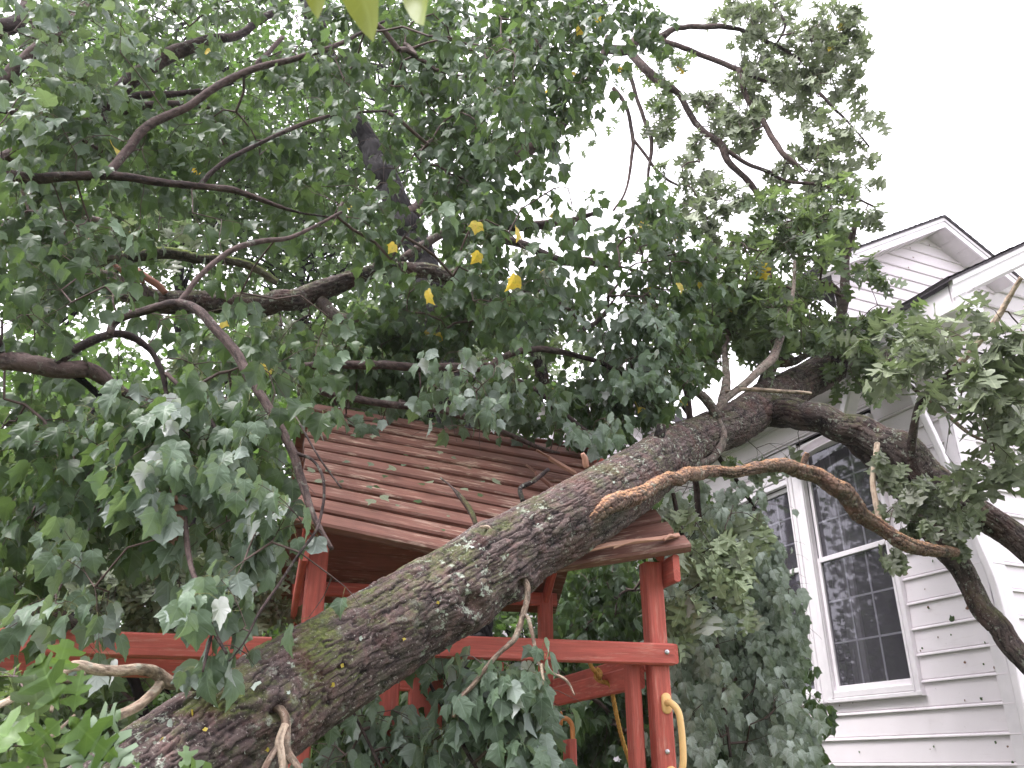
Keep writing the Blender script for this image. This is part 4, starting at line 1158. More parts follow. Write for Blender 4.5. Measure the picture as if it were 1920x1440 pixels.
def grow(parent, starts, regions, kind='maple', lod=0, seed=1, size=.085, leafmat='maple_leaf', spray=(7, .055), droop=.5, up=0.0,
         per=2, petiole=.05, twig_r=.0022, down=.4, zup=.7, yellow=.004, name='foliage', tipw=0, face=None, maxlen=.9, branch_mat='twig', ends=4, clear=('roof', 'trunk', 'sky', 'house', 'collar', 'see'), clump=.0, thin=1.0):
    """regions: (px, py, Y, rx_px, ry_px, rY, count). Boughs grow from the limbs in `starts`, sprays of leaves from their ends."""
    r = np.random.default_rng(seed)
    att = []
    for (px, py, Y, rx, ry, rY, cnt) in regions:
        for _ in range(cnt):
            while True:
                q = r.uniform(-1, 1, 3)
                if (q * q).sum() <= 1: break
            att.append(at(px + q[0] * rx, py + q[1] * ry, max(.5, Y + q[2] * rY)))
    att = np.array(att)
    att = att[keepmask(att, clear, r)]
    if clump: att = att[noise3(att[:, 0] * 2.6, att[:, 1] * 2.6, att[:, 2] * 2.6, seed) > clump]
    if thin < 1: att = att[r.random(len(att)) < thin]
    nodes = np.concatenate([c[::3] for c in starts]); 
    npar = -np.ones(len(nodes), int)
    nodes = list(nodes); par = list(npar)
    base = np.array(nodes)
    dist = np.array([np.min(np.linalg.norm(base - a, axis=1)) for a in att])
    order = np.argsort(dist)
    N = np.zeros((len(nodes) + len(att) * 4 + 10, 3)); N[:len(nodes)] = base; cnt = len(nodes); nb = cnt
    par = [-1] * cnt
    ends_ = []
    for k in order:
        a = att[k]
        d = np.linalg.norm(N[:cnt] - a, axis=1)
        # prefer joining from above/behind so that boughs run outward
        j = int(np.argmin(d)); L = d[j]
        if L < .02: continue
        m = 3 if L > .15 else 1
        prev = j; p0 = N[j].copy()
        for t in range(1, m + 1):
            f = t / m
            p = p0 + (a - p0) * f + np.array([0, 0, 1]) * (L * .12 * math.sin(math.pi * f)) + (r.normal(0, .035 * L, 3) if t < m else 0)
            N[cnt] = p; par.append(prev); prev = cnt; cnt += 1
        ends_.append(prev)
    N = N[:cnt]; par = np.array(par)
    load = np.zeros(cnt)
    for e in ends_: load[e] += 1
    for i in range(cnt - 1, nb - 1, -1):
        if par[i] >= 0: load[par[i]] += load[i]
    ch = np.arange(nb, cnt)
    rad = twig_r * np.sqrt(np.maximum(load, 1)) ** .95
    rad = np.minimum(rad, .02)
    rp = np.where(par[ch] >= nb, rad[par[ch]], rad[ch])
    V1, F1 = batch_tubes(N[par[ch]], N[ch], np.minimum(rp, rad[ch] * 1.5), rad[ch], sides=6)
    mbx = MB(); mbx.add(V1, [F1])
    # sprays
    lp, ly, lz, ls, lt = [], [], [], [], []
    ta, tb_, tra, trb = [], [], [], []
    pa, pb, pm = [], [], []
    ns, sp = spray
    for e in ends_:
        for rep in range(1 if r.random() < .6 else 2):
            base_d = unit(N[e] - N[par[e]]) if par[e] >= 0 else np.array([0, 0, 1.0])
            d = unit(base_d + r.normal(0, .55, 3) + np.array([0, 0, up]))
            p = N[e].copy(); n_ = max(2, int(ns * r.uniform(.6, 1.25)))
            side = unit(np.cross(d, [0, 0, 1]) + r.normal(0, .2, 3))
            tone = r.random()
            for q in range(n_):
                d = unit(d + np.array([0, 0, -droop * .22]) + r.normal(0, .10, 3))
                p2 = p + d * sp * r.uniform(.7, 1.3)
                ta.append(p); tb_.append(p2); rr0 = twig_r * (1.0 - .6 * q / n_); tra.append(rr0); trb.append(rr0 * .92)
                p = p2
                last = q == n_ - 1
                m_ = ends if last else per
                if not last and kind == 'oak' and q < n_ - 3: m_ = 0 if r.random() < .6 else 1
                ang0 = r.uniform(0, 2 * np.pi) if kind == 'oak' else (0 if q % 2 else np.pi / 2)
                u_ = unit(np.cross(d, [.1, .2, 1])); v_ = np.cross(d, u_)
                for w in range(m_):
                    an = ang0 + 2 * np.pi * w / max(1, m_) + r.normal(0, .35)
                    out = unit(u_ * math.cos(an) + v_ * math.sin(an) + d * (.9 if last else .4))
                    pl_ = petiole * r.uniform(.6, 1.3)
                    e_ = p + out * pl_ + np.array([0, 0, -.25 * pl_])
                    yd = unit(out * (1 - down) + np.array([0, 0, -down * 1.6]) + r.normal(0, .22, 3))
                    zd = np.array([0, 0, zup]) + r.normal(0, .42, 3) + out * (.45 * down)
                    if face is not None: zd = zd + np.array(face)
                    lp.append(e_); ly.append(yd); lz.append(zd); ls.append(size * (.38 + .95 * r.beta(2.2, 2)) * (1 if not last else .92))
                    t_ = .1 + .75 * np.clip(.5 * tone + .5 * r.random(), 0, 1)
                    if r.random() < yellow: t_ = r.uniform(.955, 1.0)
                    lt.append(t_)
                    pa.append(p); pb.append(e_); pm.append(p + out * pl_ * .55)
    V2, F2 = batch_tubes(np.array(ta), np.array(tb_), np.array(tra), np.array(trb), sides=4); mbx.add(V2, [F2])
    bo = mbx.build('twigs', M[branch_mat], parent); bo['kind'] = 'stuff'
    kk = keepmask(np.array(lp) + .4 * size * nrmz(np.array(ly)), clear, r)
    lp, ly, lz, ls, lt, pa, pb, pm = [np.array(q)[kk] for q in (lp, ly, lz, ls, lt, pa, pb, pm)]
    if lod == 0:
        V3, F3_ = batch_tubes(np.array(pa), np.array(pb), np.full(len(pa), .0009), np.full(len(pa), .0007), mid=np.array(pm), sides=3)
        po_ = mesh_obj('leaf_stalks', V3, [F3_], M['petiole'], parent, True); po_['kind'] = 'stuff'
    lo_ = build_leaves(name, kind, lod, np.array(lp), np.array(ly), np.array(lz), np.array(ls), np.array(lt), M[leafmat], parent)
    lo_['kind'] = 'stuff'
    STAT.append((name, kind, lod, len(lp)))
    return lo_
STAT = []

# crown of the fallen oak: the leafy top against the house and sprays on the right limb
st = [OL[k][0] for k in ('lich', 'lich2', 'up1', 'up2', 'up3', 'up3b')] + [TRC[600:]]
grow(oak, st, [(1440, 470, 6.2, 110, 75, .7, 55), (1560, 500, 6.4, 70, 70, .6, 34), (1360, 560, 6.2, 90, 90, .6, 30), (1500, 590, 6.3, 110, 70, .6, 60),
               (1560, 640, 6.9, 70, 45, .5, 46), (1430, 640, 6.3, 90, 50, .5, 40), (1500, 425, 6.2, 110, 40, .6, 34), (1400, 710, 6.5, 70, 30, .3, 14), (1620, 560, 6.4, 30, 60, .3, 10), (1590, 690, 6.6, 40, 40, .2, 12), (1600, 670, 7.0, 55, 45, .3, 14), (1640, 610, 7.0, 40, 40, .3, 8), (1300, 610, 6.3, 60, 110, .6, 26)],
     kind='oak', lod=0, seed=201, clump=.46, thin=.72, size=.165, leafmat='oak_leaf', spray=(5, .05), droop=.3, per=1, ends=6, petiole=.02, twig_r=.0028, down=.35, yellow=.004, name='oak_foliage')
grow(oak, [OL['rtw'][0], OL['rtw2'][0], OL['rtw3'][0], OL['pale'][0]],
     [(1690, 650, 5.0, 50, 45, .2, 8), (1760, 640, 4.9, 50, 30, .2, 5), (1830, 760, 4.9, 60, 50, .2, 8), (1880, 700, 4.7, 50, 60, .2, 8), (1880, 820, 4.8, 45, 40, .2, 7), (1885, 590, 4.6, 40, 40, .2, 6), (1720, 690, 5.1, 50, 30, .2, 5), (1905, 640, 4.6, 30, 50, .2, 5), (1800, 850, 5.1, 50, 22, .2, 3), (1650, 760, 5.3, 30, 25, .2, 2)],
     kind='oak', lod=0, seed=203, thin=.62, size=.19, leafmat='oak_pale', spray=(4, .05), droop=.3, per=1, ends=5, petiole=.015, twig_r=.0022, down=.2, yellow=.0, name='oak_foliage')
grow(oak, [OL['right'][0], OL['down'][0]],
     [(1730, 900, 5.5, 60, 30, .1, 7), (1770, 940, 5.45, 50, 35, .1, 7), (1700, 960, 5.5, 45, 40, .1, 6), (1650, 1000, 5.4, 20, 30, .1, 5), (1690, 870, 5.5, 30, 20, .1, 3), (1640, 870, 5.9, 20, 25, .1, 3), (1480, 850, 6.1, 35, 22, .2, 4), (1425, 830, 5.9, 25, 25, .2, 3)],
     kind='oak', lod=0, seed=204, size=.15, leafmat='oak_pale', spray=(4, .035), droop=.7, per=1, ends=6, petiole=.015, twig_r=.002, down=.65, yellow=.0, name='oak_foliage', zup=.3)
grow(oak, [OL['st1'][0], TRC[300:560]],
     [(1340, 840, 5.2, 40, 20, .2, 2)], kind='oak', lod=0, seed=206, size=.13, leafmat='oak_leaf', spray=(3, .04), per=1, ends=5, petiole=.015, down=.3, name='oak_foliage')

# ------------------------------------------------------------------ the red maple reaching in from the left
mp = thing('maple_tree', 'maple tree reaching in from the left edge with long thin branches and broad leaves', 'tree', (-4.3, 3.6, 0))
ML = {}
def ml(key, pts, mat='maple_bark', own=None, d=None, **kw):
    o, c, r = limb(kw.pop('name', 'limb'), pts, M[mat], own or mp, **kw)
    (ML if d is None else d)[key] = c; return o
mt = [(-4.3, 3.6, -.1, .20), (-4.25, 3.62, 1.2, .17), (-4.15, 3.7, 2.6, .15), (-4.2, 3.8, 4.2, .12), (-4.0, 3.9, 6.0, .08), (-3.6, 4.0, 8.0, .04)]
o, c, r_ = limb('trunk', None, M['maple_bark'], mp, sides=40, step=.03, seed=60, rows=mt, jit=.05); ML['trunk'] = c
a0 = lambda z: tuple(np.array([-4.2, 3.7, z]))
def mlw(key, zroot, rroot, pts, **kw):
    rows = limb_pts(pts); rows = np.vstack([[*a0(zroot), rroot], rows])
    o, c, r = limb('limb', None, M['maple_bark'], mp, rows=rows, **kw); ML[key] = c
mlw('a', 2.9, .05, [(-120, 300, 3.3, 13), (-20, 310, 3.3, 13), (0, 325, 3.3, 12), (60, 334, 3.4, 11), (130, 329, 3.4, 9), (200, 330, 3.45, 9), (300, 343, 3.5, 8), (420, 352, 3.6, 6), (480, 372, 3.7, 5), (560, 398, 3.8, 3), (640, 410, 3.9, 2)], sides=16, step=.015, seed=61)
ml('b', [(195, 332, 3.45, 7), (225, 300, 3.5, 8), (262, 250, 3.55, 8), (310, 220, 3.6, 8), (352, 202, 3.65, 7), (400, 165, 3.7, 7), (480, 128, 3.8, 6), (560, 110, 3.9, 5), (640, 80, 4.0, 4), (720, 40, 4.2, 3)], sides=14, step=.015, seed=62)
ml('c', [(372, 350, 3.57, 5), (400, 320, 3.6, 5), (440, 292, 3.65, 5), (500, 263, 3.75, 4), (580, 228, 3.9, 4), (640, 213, 4.0, 3), (730, 208, 4.2, 2)], sides=12, step=.015, seed=63)
mlw('d', 3.9, .06, [(-100, 230, 3.9, 15), (0, 158, 4.0, 13), (30, 128, 4.0, 12), (80, 85, 4.05, 11), (130, 46, 4.1, 11), (190, -10, 4.2, 10), (300, -120, 4.4, 8)], sides=18, step=.015, seed=64)
mlw('e', 3.6, .06, [(-60, 320, 4.6, 12), (100, 270, 4.6, 14), (200, 200, 4.6, 15), (250, 150, 4.6, 15), (320, 103, 4.65, 14), (380, 78, 4.7, 11), (440, 68, 4.8, 8), (480, 42, 4.9, 8), (520, 15, 5.0, 7), (600, -60, 5.2, 5)], sides=18, step=.015, seed=65)
ml('e2', [(215, 200, 4.6, 8), (260, 180, 4.6, 8), (340, 175, 4.65, 6), (400, 165, 4.7, 5), (460, 140, 4.8, 5), (530, 70, 5.0, 4)], sides=12, step=.015, seed=66)
ml('e3', [(180, 235, 4.5, 8), (240, 205, 4.5, 8), (320, 195, 4.5, 7), (400, 200, 4.6, 5)], sides=12, step=.015, seed=67)
mlw('t0', 4.3, .05, [(-60, 80, 4.2, 22), (0, 52, 4.2, 18), (40, 35, 4.3, 14), (60, -10, 4.4, 10)], sides=16, step=.02, seed=68)
mlw('u', 3.1, .03, [(-50, 215, 3.6, 6), (0, 205, 3.6, 7), (60, 218, 3.7, 7), (110, 232, 3.8, 6), (160, 265, 3.9, 4), (220, 300, 4.0, 3)], sides=12, step=.015, seed=69)
mlw('f', 2.3, .06, [(-120, 650, 3.0, 16), (0, 678, 3.0, 17), (60, 684, 3.0, 17), (120, 692, 3.05, 16), (170, 694, 3.1, 14), (235, 735, 3.2, 7), (300, 770, 3.3, 5), (340, 800, 3.4, 3)], sides=20, step=.012, seed=70)
ml('g', [(105, 682, 3.02, 9), (140, 655, 3.03, 9), (180, 635, 3.05, 9), (215, 626, 3.1, 8), (248, 632, 3.15, 8), (285, 660, 3.2, 6), (305, 700, 3.2, 6), (312, 740, 3.2, 4), (320, 800, 3.2, 3)], sides=14, step=.012, seed=71)
ml('h', [(205, 628, 3.08, 7), (214, 606, 3.08, 7), (240, 590, 3.05, 8), (290, 577, 3.0, 8), (335, 568, 2.95, 8), (372, 583, 2.9, 9), (400, 610, 2.88, 9), (440, 660, 2.85, 9), (472, 715, 2.82, 9), (500, 765, 2.8, 8), (530, 812, 2.78, 8), (550, 850, 2.76, 8), (562, 890, 2.75, 8), (575, 930, 2.74, 7), (592, 975, 2.72, 5), (622, 1030, 2.7, 4)], sides=16, step=.01, seed=72)
ml('i', [(335, 568, 2.95, 5), (370, 525, 3.0, 5), (405, 490, 3.05, 5), (440, 466, 3.1, 5), (490, 452, 3.2, 5), (540, 446, 3.3, 4), (590, 425, 3.4, 3), (640, 398, 3.5, 3)], sides=12, step=.012, seed=73)
ml('h2', [(555, 850, 2.76, 4), (585, 862, 2.75, 3), (604, 890, 2.72, 3), (608, 930, 2.7, 3), (600, 975, 2.66, 3), (590, 1000, 2.6, 3), (560, 1040, 2.55, 3), (520, 1100, 2.5, 3), (485, 1150, 2.45, 3), (460, 1200, 2.42, 2), (430, 1240, 2.4, 2)], sides=9, step=.012, seed=74)
ml('h3', [(540, 760, 3.0, 2), (565, 800, 2.9, 2), (600, 860, 2.8, 2), (640, 915, 2.75, 2)], sides=8, step=.012, seed=75)
ml('o', [(312, 700, 3.2, 4), (365, 752, 3.1, 5), (400, 795, 3.05, 5), (425, 840, 3.0, 5), (435, 880, 2.95, 5), (455, 930, 2.9, 4), (463, 965, 2.85, 3)], sides=10, step=.012, seed=76)
ml('p', [(345, 930, 2.7, 4), (347, 980, 2.65, 5), (352, 1030, 2.6, 5), (362, 1075, 2.55, 5), (382, 1130, 2.5, 5), (398, 1180, 2.45, 4), (425, 1225, 2.42, 3)], sides=10, step=.01, seed=77)
ml('p2', [(398, 1185, 2.45, 3), (388, 1225, 2.42, 3), (380, 1260, 2.4, 2)], sides=8, step=.01, seed=78)
ml('q', [(60, 685, 3.0, 6), (140, 705, 3.1, 7), (200, 755, 3.2, 6), (235, 790, 3.3, 5)], sides=12, step=.012, seed=79, mat='dark_bark')
# small feeder so that the hanging pieces join the tree
ml('pf', [(318, 790, 3.2, 3), (330, 850, 2.95, 3), (345, 935, 2.7, 4)], sides=8, step=.012, seed=80)
S = lambda *k: [ML[x] for x in k]
MAPR = dict(kind='maple', twig_r=.0019, spray=(6, .055))
# far (behind) layer, then middle, then near leaves
grow(mp, S('a', 'b', 'c', 'd', 'e', 'e2', 'e3', 't0', 'u'),
     [(120, 120, 4.4, 170, 130, .6, 46), (380, 60, 4.6, 200, 90, .6, 50), (650, 90, 4.7, 190, 110, .6, 72), (880, 120, 4.8, 170, 130, .6, 92), (1030, 120, 4.9, 110, 130, .5, 46), (300, 250, 4.2, 250, 90, .5, 52),
      (560, 290, 4.4, 160, 100, .5, 50), (760, 300, 4.5, 140, 110, .5, 56), (930, 300, 4.7, 110, 130, .5, 44), (1080, 40, 4.9, 90, 50, .4, 30), (1170, 20, 5.0, 60, 35, .4, 16), (80, 300, 4.0, 130, 110, .5, 34)],
     lod=1, seed=301, clump=.48, thin=.9, size=.088, leafmat='maple_leaf', down=.45, droop=.4, name='maple_foliage', yellow=.003, **MAPR)
grow(mp, S('a', 'b', 'c', 'u', 'i', 'd'),
     [(100, 230, 3.4, 120, 60, .3, 22), (250, 420, 3.7, 220, 60, .4, 22), (500, 400, 3.8, 140, 70, .4, 26), (700, 420, 3.9, 150, 80, .4, 30), (880, 430, 4.1, 120, 60, .4, 22), (700, 160, 3.9, 200, 100, .3, 22), (900, 60, 4.0, 100, 60, .3, 16), (960, 170, 3.8, 60, 90, .3, 12), (420, 170, 3.8, 120, 50, .3, 10), (930, 530, 4.0, 130, 50, .3, 18), (1060, 400, 4.2, 60, 80, .3, 12)],
     lod=0, seed=302, clump=.43, thin=.7, size=.084, leafmat='maple_leaf', down=.5, droop=.4, name='maple_foliage', yellow=.002, **MAPR)
grow(mp, S('f', 'g', 'h', 'i', 'q', 'o', 'a'),
     [(70, 440, 3.4, 110, 80, .4, 40), (60, 580, 3.2, 110, 80, .3, 40), (240, 560, 3.3, 120, 70, .3, 26), (130, 640, 3.4, 120, 70, .3, 26), (420, 560, 3.5, 90, 70, .3, 16), (430, 690, 3.3, 110, 60, .3, 24), (560, 620, 3.7, 100, 60, .3, 22), (60, 800, 3.3, 110, 90, .4, 34), (230, 840, 3.3, 120, 90, .4, 40), (380, 830, 3.0, 80, 80, .3, 26), (520, 700, 3.3, 60, 60, .3, 12), (60, 1000, 3.3, 90, 110, .4, 26), (500, 880, 3.2, 40, 70, .2, 8), (470, 780, 3.2, 60, 60, .3, 12)],
     lod=0, seed=303, clump=.43, thin=.72, size=.080, leafmat='maple_leaf', down=.6, droop=.6, name='maple_foliage', yellow=.003, **MAPR)
grow(mp, S('o', 'p', 'p2', 'h', 'h2', 'h3', 'pf', 'g'),
     [(350, 860, 2.8, 60, 60, .15, 8), (430, 950, 2.8, 60, 60, .15, 8), (480, 1060, 2.6, 50, 60, .15, 8), (410, 1130, 2.5, 50, 60, .1, 6), (470, 1190, 2.45, 50, 40, .08, 6), (290, 780, 2.9, 60, 60, .15, 7), (460, 690, 2.8, 50, 40, .1, 4), (650, 890, 2.72, 16, 40, .05, 4), (660, 990, 2.7, 28, 50, .05, 6), (600, 1100, 2.6, 50, 50, .08, 6), (690, 1060, 2.7, 30, 30, .05, 4), (550, 1000, 2.6, 30, 60, .08, 5), (180, 1100, 2.9, 60, 50, .2, 8), (430, 1230, 2.42, 60, 20, .05, 3)],
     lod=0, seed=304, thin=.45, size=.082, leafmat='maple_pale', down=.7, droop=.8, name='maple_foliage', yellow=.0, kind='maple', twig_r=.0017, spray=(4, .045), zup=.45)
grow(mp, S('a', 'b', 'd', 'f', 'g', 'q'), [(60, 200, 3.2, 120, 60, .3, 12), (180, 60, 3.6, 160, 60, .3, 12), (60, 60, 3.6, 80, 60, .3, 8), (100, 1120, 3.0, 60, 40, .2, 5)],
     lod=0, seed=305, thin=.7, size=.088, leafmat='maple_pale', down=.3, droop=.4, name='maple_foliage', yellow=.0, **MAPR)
# yellowed leaves standing out in the crown
yl = [(740, 470, 3.5), (895, 428, 3.5), (899, 486, 3.5), (967, 438, 3.5), (966, 528, 3.4), (802, 556, 3.4)]
for i, (px, py, Y) in enumerate(yl):
    P = at(px, py - 12, Y)
    o = build_leaves('yellow_leaf', 'maple', 0, np.array([P]), np.array([[rng.normal(0, .4), rng.normal(0, .3), -1]]), np.array([[rng.normal(0, .9), -.8, .3]]), np.array([.060 + .02 * rng.random()]), np.array([.96 + .04 * (i % 3) / 2]), M['maple_leaf'], mp)
    o['label'] = 'yellowed leaf'

# withered brown clump hanging in the maple
mbp = []
for i in range(9):
    mbp.append(at(322 + rng.normal(0, 12), 905 + i * 8, 2.65 + rng.normal(0, .02)))
mbp = np.array(mbp)
o = build_leaves('withered_leaves', 'oak', 0, mbp, np.stack([rng.normal(0, .5, 9), rng.normal(0, .3, 9), -np.ones(9)], 1), np.stack([rng.normal(0, 1, 9), -np.ones(9), rng.normal(0, .4, 9)], 1), rng.uniform(.09, .13, 9), rng.uniform(.2, .8, 9), M['dead_leaf'], mp)
o['label'] = 'withered brown hanging leaves'; o['kind'] = 'stuff'

# ------------------------------------------------------------------ maple top brought down between playset and house
mb2 = thing('maple_bough', 'broken maple bough piled behind the playset roof and hanging beside the window', 'bough', tuple(at(600, 900, 5.0)))
B2 = {}
def bl(key, pts, **kw): return ml(key, pts, own=mb2, d=B2, **kw)
bl('j', [(470, 720, 4.4, 6), (520, 692, 4.3, 8), (600, 684, 4.3, 8), (700, 686, 4.35, 8), (810, 688, 4.45, 8), (905, 690, 4.5, 7), (935, 672, 4.55, 6), (985, 657, 4.6, 6), (1035, 657, 4.7, 6), (1085, 668, 4.8, 5), (1140, 686, 4.9, 5), (1180, 715, 5.0, 4), (1205, 750, 5.0, 3)], sides=14, step=.012, seed=90)
bl('k', [(560, 720, 4.5, 6), (650, 745, 4.5, 7), (760, 762, 4.5, 7), (840, 770, 4.5, 7), (920, 800, 4.5, 5), (1000, 835, 4.5, 4), (1050, 850, 4.5, 2)], sides=12, step=.012, seed=91)
bl('l2', [(1063, 640, 4.8, 4), (1090, 620, 4.9, 5), (1120, 603, 5.0, 5), (1145, 575, 5.1, 4)], sides=10, step=.012, seed=92)
bl('m', [(950, 705, 4.6, 5), (1000, 730, 4.6, 5), (1030, 752, 4.6, 5), (1060, 778, 4.6, 5), (1100, 808, 4.6, 4), (1150, 832, 4.6, 3)], sides=10, step=.012, seed=93)
bl('n', [(560, 735, 5.2, 8), (650, 755, 5.2, 9), (740, 785, 5.2, 10), (800, 800, 5.2, 8), (850, 815, 5.2, 6), (930, 850, 5.1, 4)], sides=14, step=.012, seed=94, mat='lichen_bark')
bl('v', [(1262, 640, 5.6, 5), (1290, 760, 5.6, 6), (1300, 860, 5.7, 6), (1310, 960, 5.8, 6), (1330, 1080, 5.8, 5), (1350, 1250, 5.8, 4), (1370, 1420, 5.8, 3)], sides=12, step=.02, seed=95)
bl('w', [(1262, 925, 5.0, 4), (1275, 985, 5.0, 5), (1300, 1060, 5.0, 4), (1310, 1100, 5.0, 3)], sides=10, step=.015, seed=96)
bl('x', [(1280, 760, 5.8, 5), (1350, 860, 6.0, 5), (1420, 960, 6.2, 4), (1470, 1080, 6.2, 3), (1490, 1200, 6.2, 2)], sides=10, step=.02, seed=97)
S2 = lambda *k: [B2[x] for x in k]
grow(mb2, S2('j', 'k', 'l2', 'm'),
     [(960, 600, 4.9, 130, 60, .4, 44), (1120, 560, 5.1, 130, 70, .4, 54), (1230, 500, 5.3, 110, 80, .4, 46), (1140, 660, 5.0, 110, 60, .3, 44), (1240, 640, 5.3, 90, 80, .4, 40), (1100, 760, 4.8, 100, 60, .3, 40), (940, 760, 4.7, 110, 50, .3, 40), (1180, 760, 5.0, 70, 50, .3, 26), (1030, 830, 4.6, 80, 22, .2, 14), (760, 640, 4.9, 130, 60, .4, 44), (600, 660, 4.9, 100, 60, .4, 30), (720, 740, 4.9, 140, 40, .3, 26), (650, 775, 4.9, 80, 20, .2, 12), (820, 560, 5.0, 110, 60, .4, 34), (1230, 400, 5.6, 80, 60, .3, 16)],
     kind='maple', lod=0, seed=310, clump=.45, thin=.78, size=.080, leafmat='maple_leaf', down=.5, droop=.5, name='maple_foliage', yellow=.003, twig_r=.0019, spray=(5, .05))
grow(mb2, S2('j', 'k', 'm', 'l2', 'v'),
     [(880, 700, 4.1, 100, 50, .2, 14), (860, 800, 4.1, 70, 40, .15, 8), (1090, 800, 4.4, 60, 30, .1, 8), (1180, 620, 4.9, 90, 60, .3, 26), (1200, 700, 4.9, 80, 60, .3, 28), (1050, 590, 4.8, 80, 50, .2, 10), (600, 780, 4.4, 60, 20, .15, 4), (690, 792, 4.4, 40, 8, .1, 3), (660, 785, 4.6, 90, 12, .12, 9)],
     kind='maple', lod=0, seed=311, thin=.8, size=.080, leafmat='maple_pale', down=.65, droop=.7, name='maple_foliage', yellow=.0, twig_r=.0018, spray=(4, .045), zup=.4)
grow(mb2, S2('v', 'x', 'w'),
     [(1330, 1000, 5.8, 70, 90, .3, 40), (1300, 1180, 5.8, 60, 120, .3, 40), (1400, 1150, 6.0, 70, 110, .3, 60), (1400, 1010, 6.1, 70, 90, .2, 44), (1440, 1080, 6.2, 55, 90, .2, 44), (1470, 1190, 6.2, 40, 90, .15, 34), (1390, 1320, 5.9, 100, 100, .3, 66), (1290, 1360, 5.6, 60, 80, .3, 24), (1460, 1400, 6.1, 60, 50, .2, 24), (1430, 950, 6.2, 40, 40, .2, 12), (1290, 930, 5.9, 60, 40, .3, 14)],
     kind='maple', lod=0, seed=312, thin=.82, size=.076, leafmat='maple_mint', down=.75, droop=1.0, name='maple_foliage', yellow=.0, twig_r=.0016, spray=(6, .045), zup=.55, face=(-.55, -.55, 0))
grow(mb2, S2('v', 'x'),
     [(1130, 1130, 7.4, 90, 90, .4, 60), (1130, 1330, 7.2, 110, 110, .4, 70), (1300, 1300, 6.9, 90, 130, .4, 50), (1000, 1300, 7.2, 120, 120, .4, 50), (1300, 1000, 7.0, 80, 80, .3, 30), (1420, 1300, 6.8, 90, 120, .2, 40), (1480, 1400, 6.6, 50, 40, .2, 12)],
     kind='maple', lod=1, seed=313, clear=('sky',), size=.095, leafmat='maple_leaf', down=.7, droop=.9, name='maple_foliage', yellow=.0, twig_r=.002, spray=(6, .06), zup=.3)
grow(mb2, S2('w'),
     [(1300, 1010, 4.9, 40, 40, .2, 8), (1350, 1060, 5.0, 50, 50, .2, 10), (1290, 1100, 4.95, 30, 50, .2, 6), (1400, 960, 5.4, 40, 30, .2, 4)],
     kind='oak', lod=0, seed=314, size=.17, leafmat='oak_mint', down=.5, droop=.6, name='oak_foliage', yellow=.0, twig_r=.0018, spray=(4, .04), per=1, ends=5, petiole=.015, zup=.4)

# leafy bough under the trunk, in front of the platform
mb3 = thing('maple_bough', 'small maple bough with pale upturned leaves pinned under the trunk before the playset posts', 'bough', tuple(at(800, 1440, 3.2)))
B3 = {}
ml('a', [(795, 1262, 3.45, 3), (822, 1310, 3.42, 4), (845, 1350, 3.4, 4), (870, 1400, 3.36, 4), (900, 1450, 3.33, 3), (960, 1520, 3.3, 3)], own=mb3, d=B3, sides=10, step=.01, seed=98)
ml('b', [(660, 1330, 3.5, 3), (690, 1390, 3.45, 3), (720, 1450, 3.4, 3)], own=mb3, d=B3, sides=8, step=.01, seed=99)
grow(mb3, list(B3.values()),
     [(830, 1300, 3.4, 40, 40, .1, 6), (920, 1310, 3.4, 70, 40, .15, 12), (880, 1390, 3.4, 80, 50, .15, 14), (980, 1380, 3.4, 60, 50, .15, 12), (700, 1340, 3.6, 60, 40, .15, 8), (720, 1420, 3.55, 90, 40, .15, 14), (1010, 1300, 3.6, 40, 30, .15, 5), (620, 1420, 3.5, 50, 30, .1, 5), (1000, 1240, 3.7, 30, 15, .1, 2), (900, 1240, 3.8, 40, 12, .1, 3)],
     kind='maple', lod=0, seed=320, thin=.8, size=.086, leafmat='maple_pale', down=.6, droop=.6, name='maple_foliage', yellow=.0, twig_r=.0018, spray=(4, .045), zup=.5)
grow(mb3, list(B3.values()), [(690, 1400, 3.9, 90, 60, .2, 16), (900, 1350, 3.9, 110, 60, .2, 16), (1000, 1420, 3.8, 50, 50, .2, 8)],
     kind='maple', lod=0, seed=321, size=.09, leafmat='maple_leaf', down=.6, droop=.6, name='maple_foliage', yellow=.0, twig_r=.0018, spray=(4, .045), zup=.5)

# ------------------------------------------------------------------ standing dark tree with the oak boughs at the upper right
dk = thing('oak_tree', 'standing oak with leaning near-black trunk and open boughs at the upper right', 'tree', (-.6, 8.3, 0))
DK = {}
rows = limb_pts([(900, 1300, 8.3, 32), (870, 900, 8.3, 30), (830, 640, 8.2, 28), (812, 560, 8.2, 27), (788, 470, 8.2, 26), (750, 390, 8.2, 24), (715, 320, 8.2, 22), (680, 255, 8.2, 20), (640, 190, 8.2, 19), (605, 90, 8.2, 18), (580, 0, 8.2, 17), (540, -160, 8.3, 14)])
rows = np.vstack([[rows[0][0] + .02, 8.3, -.1, .26], rows])
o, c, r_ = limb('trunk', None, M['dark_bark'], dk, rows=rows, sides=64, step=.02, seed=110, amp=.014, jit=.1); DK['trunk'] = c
def dl(key, pts, **kw): return ml(key, pts, own=dk, d=DK, **kw)
dl('1', [(760, 410, 8.2, 14), (830, 350, 8.0, 13), (900, 320, 7.8, 12), (985, 285, 7.6, 14), (1030, 255, 7.5, 12), (1062, 222, 7.4, 9), (1100, 160, 7.3, 7), (1135, 95, 7.2, 8), (1142, 70, 7.2, 8)], sides=18, step=.02, seed=111)
dl('2', [(1135, 92, 7.2, 9), (1175, 92, 7.1, 10), (1195, 72, 7.1, 9), (1235, 68, 7.0, 8), (1275, 52, 7.0, 5), (1350, 50, 6.9, 5), (1400, 60, 6.9, 4), (1445, 80, 6.8, 4), (1500, 110, 6.8, 2)], sides=14, step=.02, seed=112)
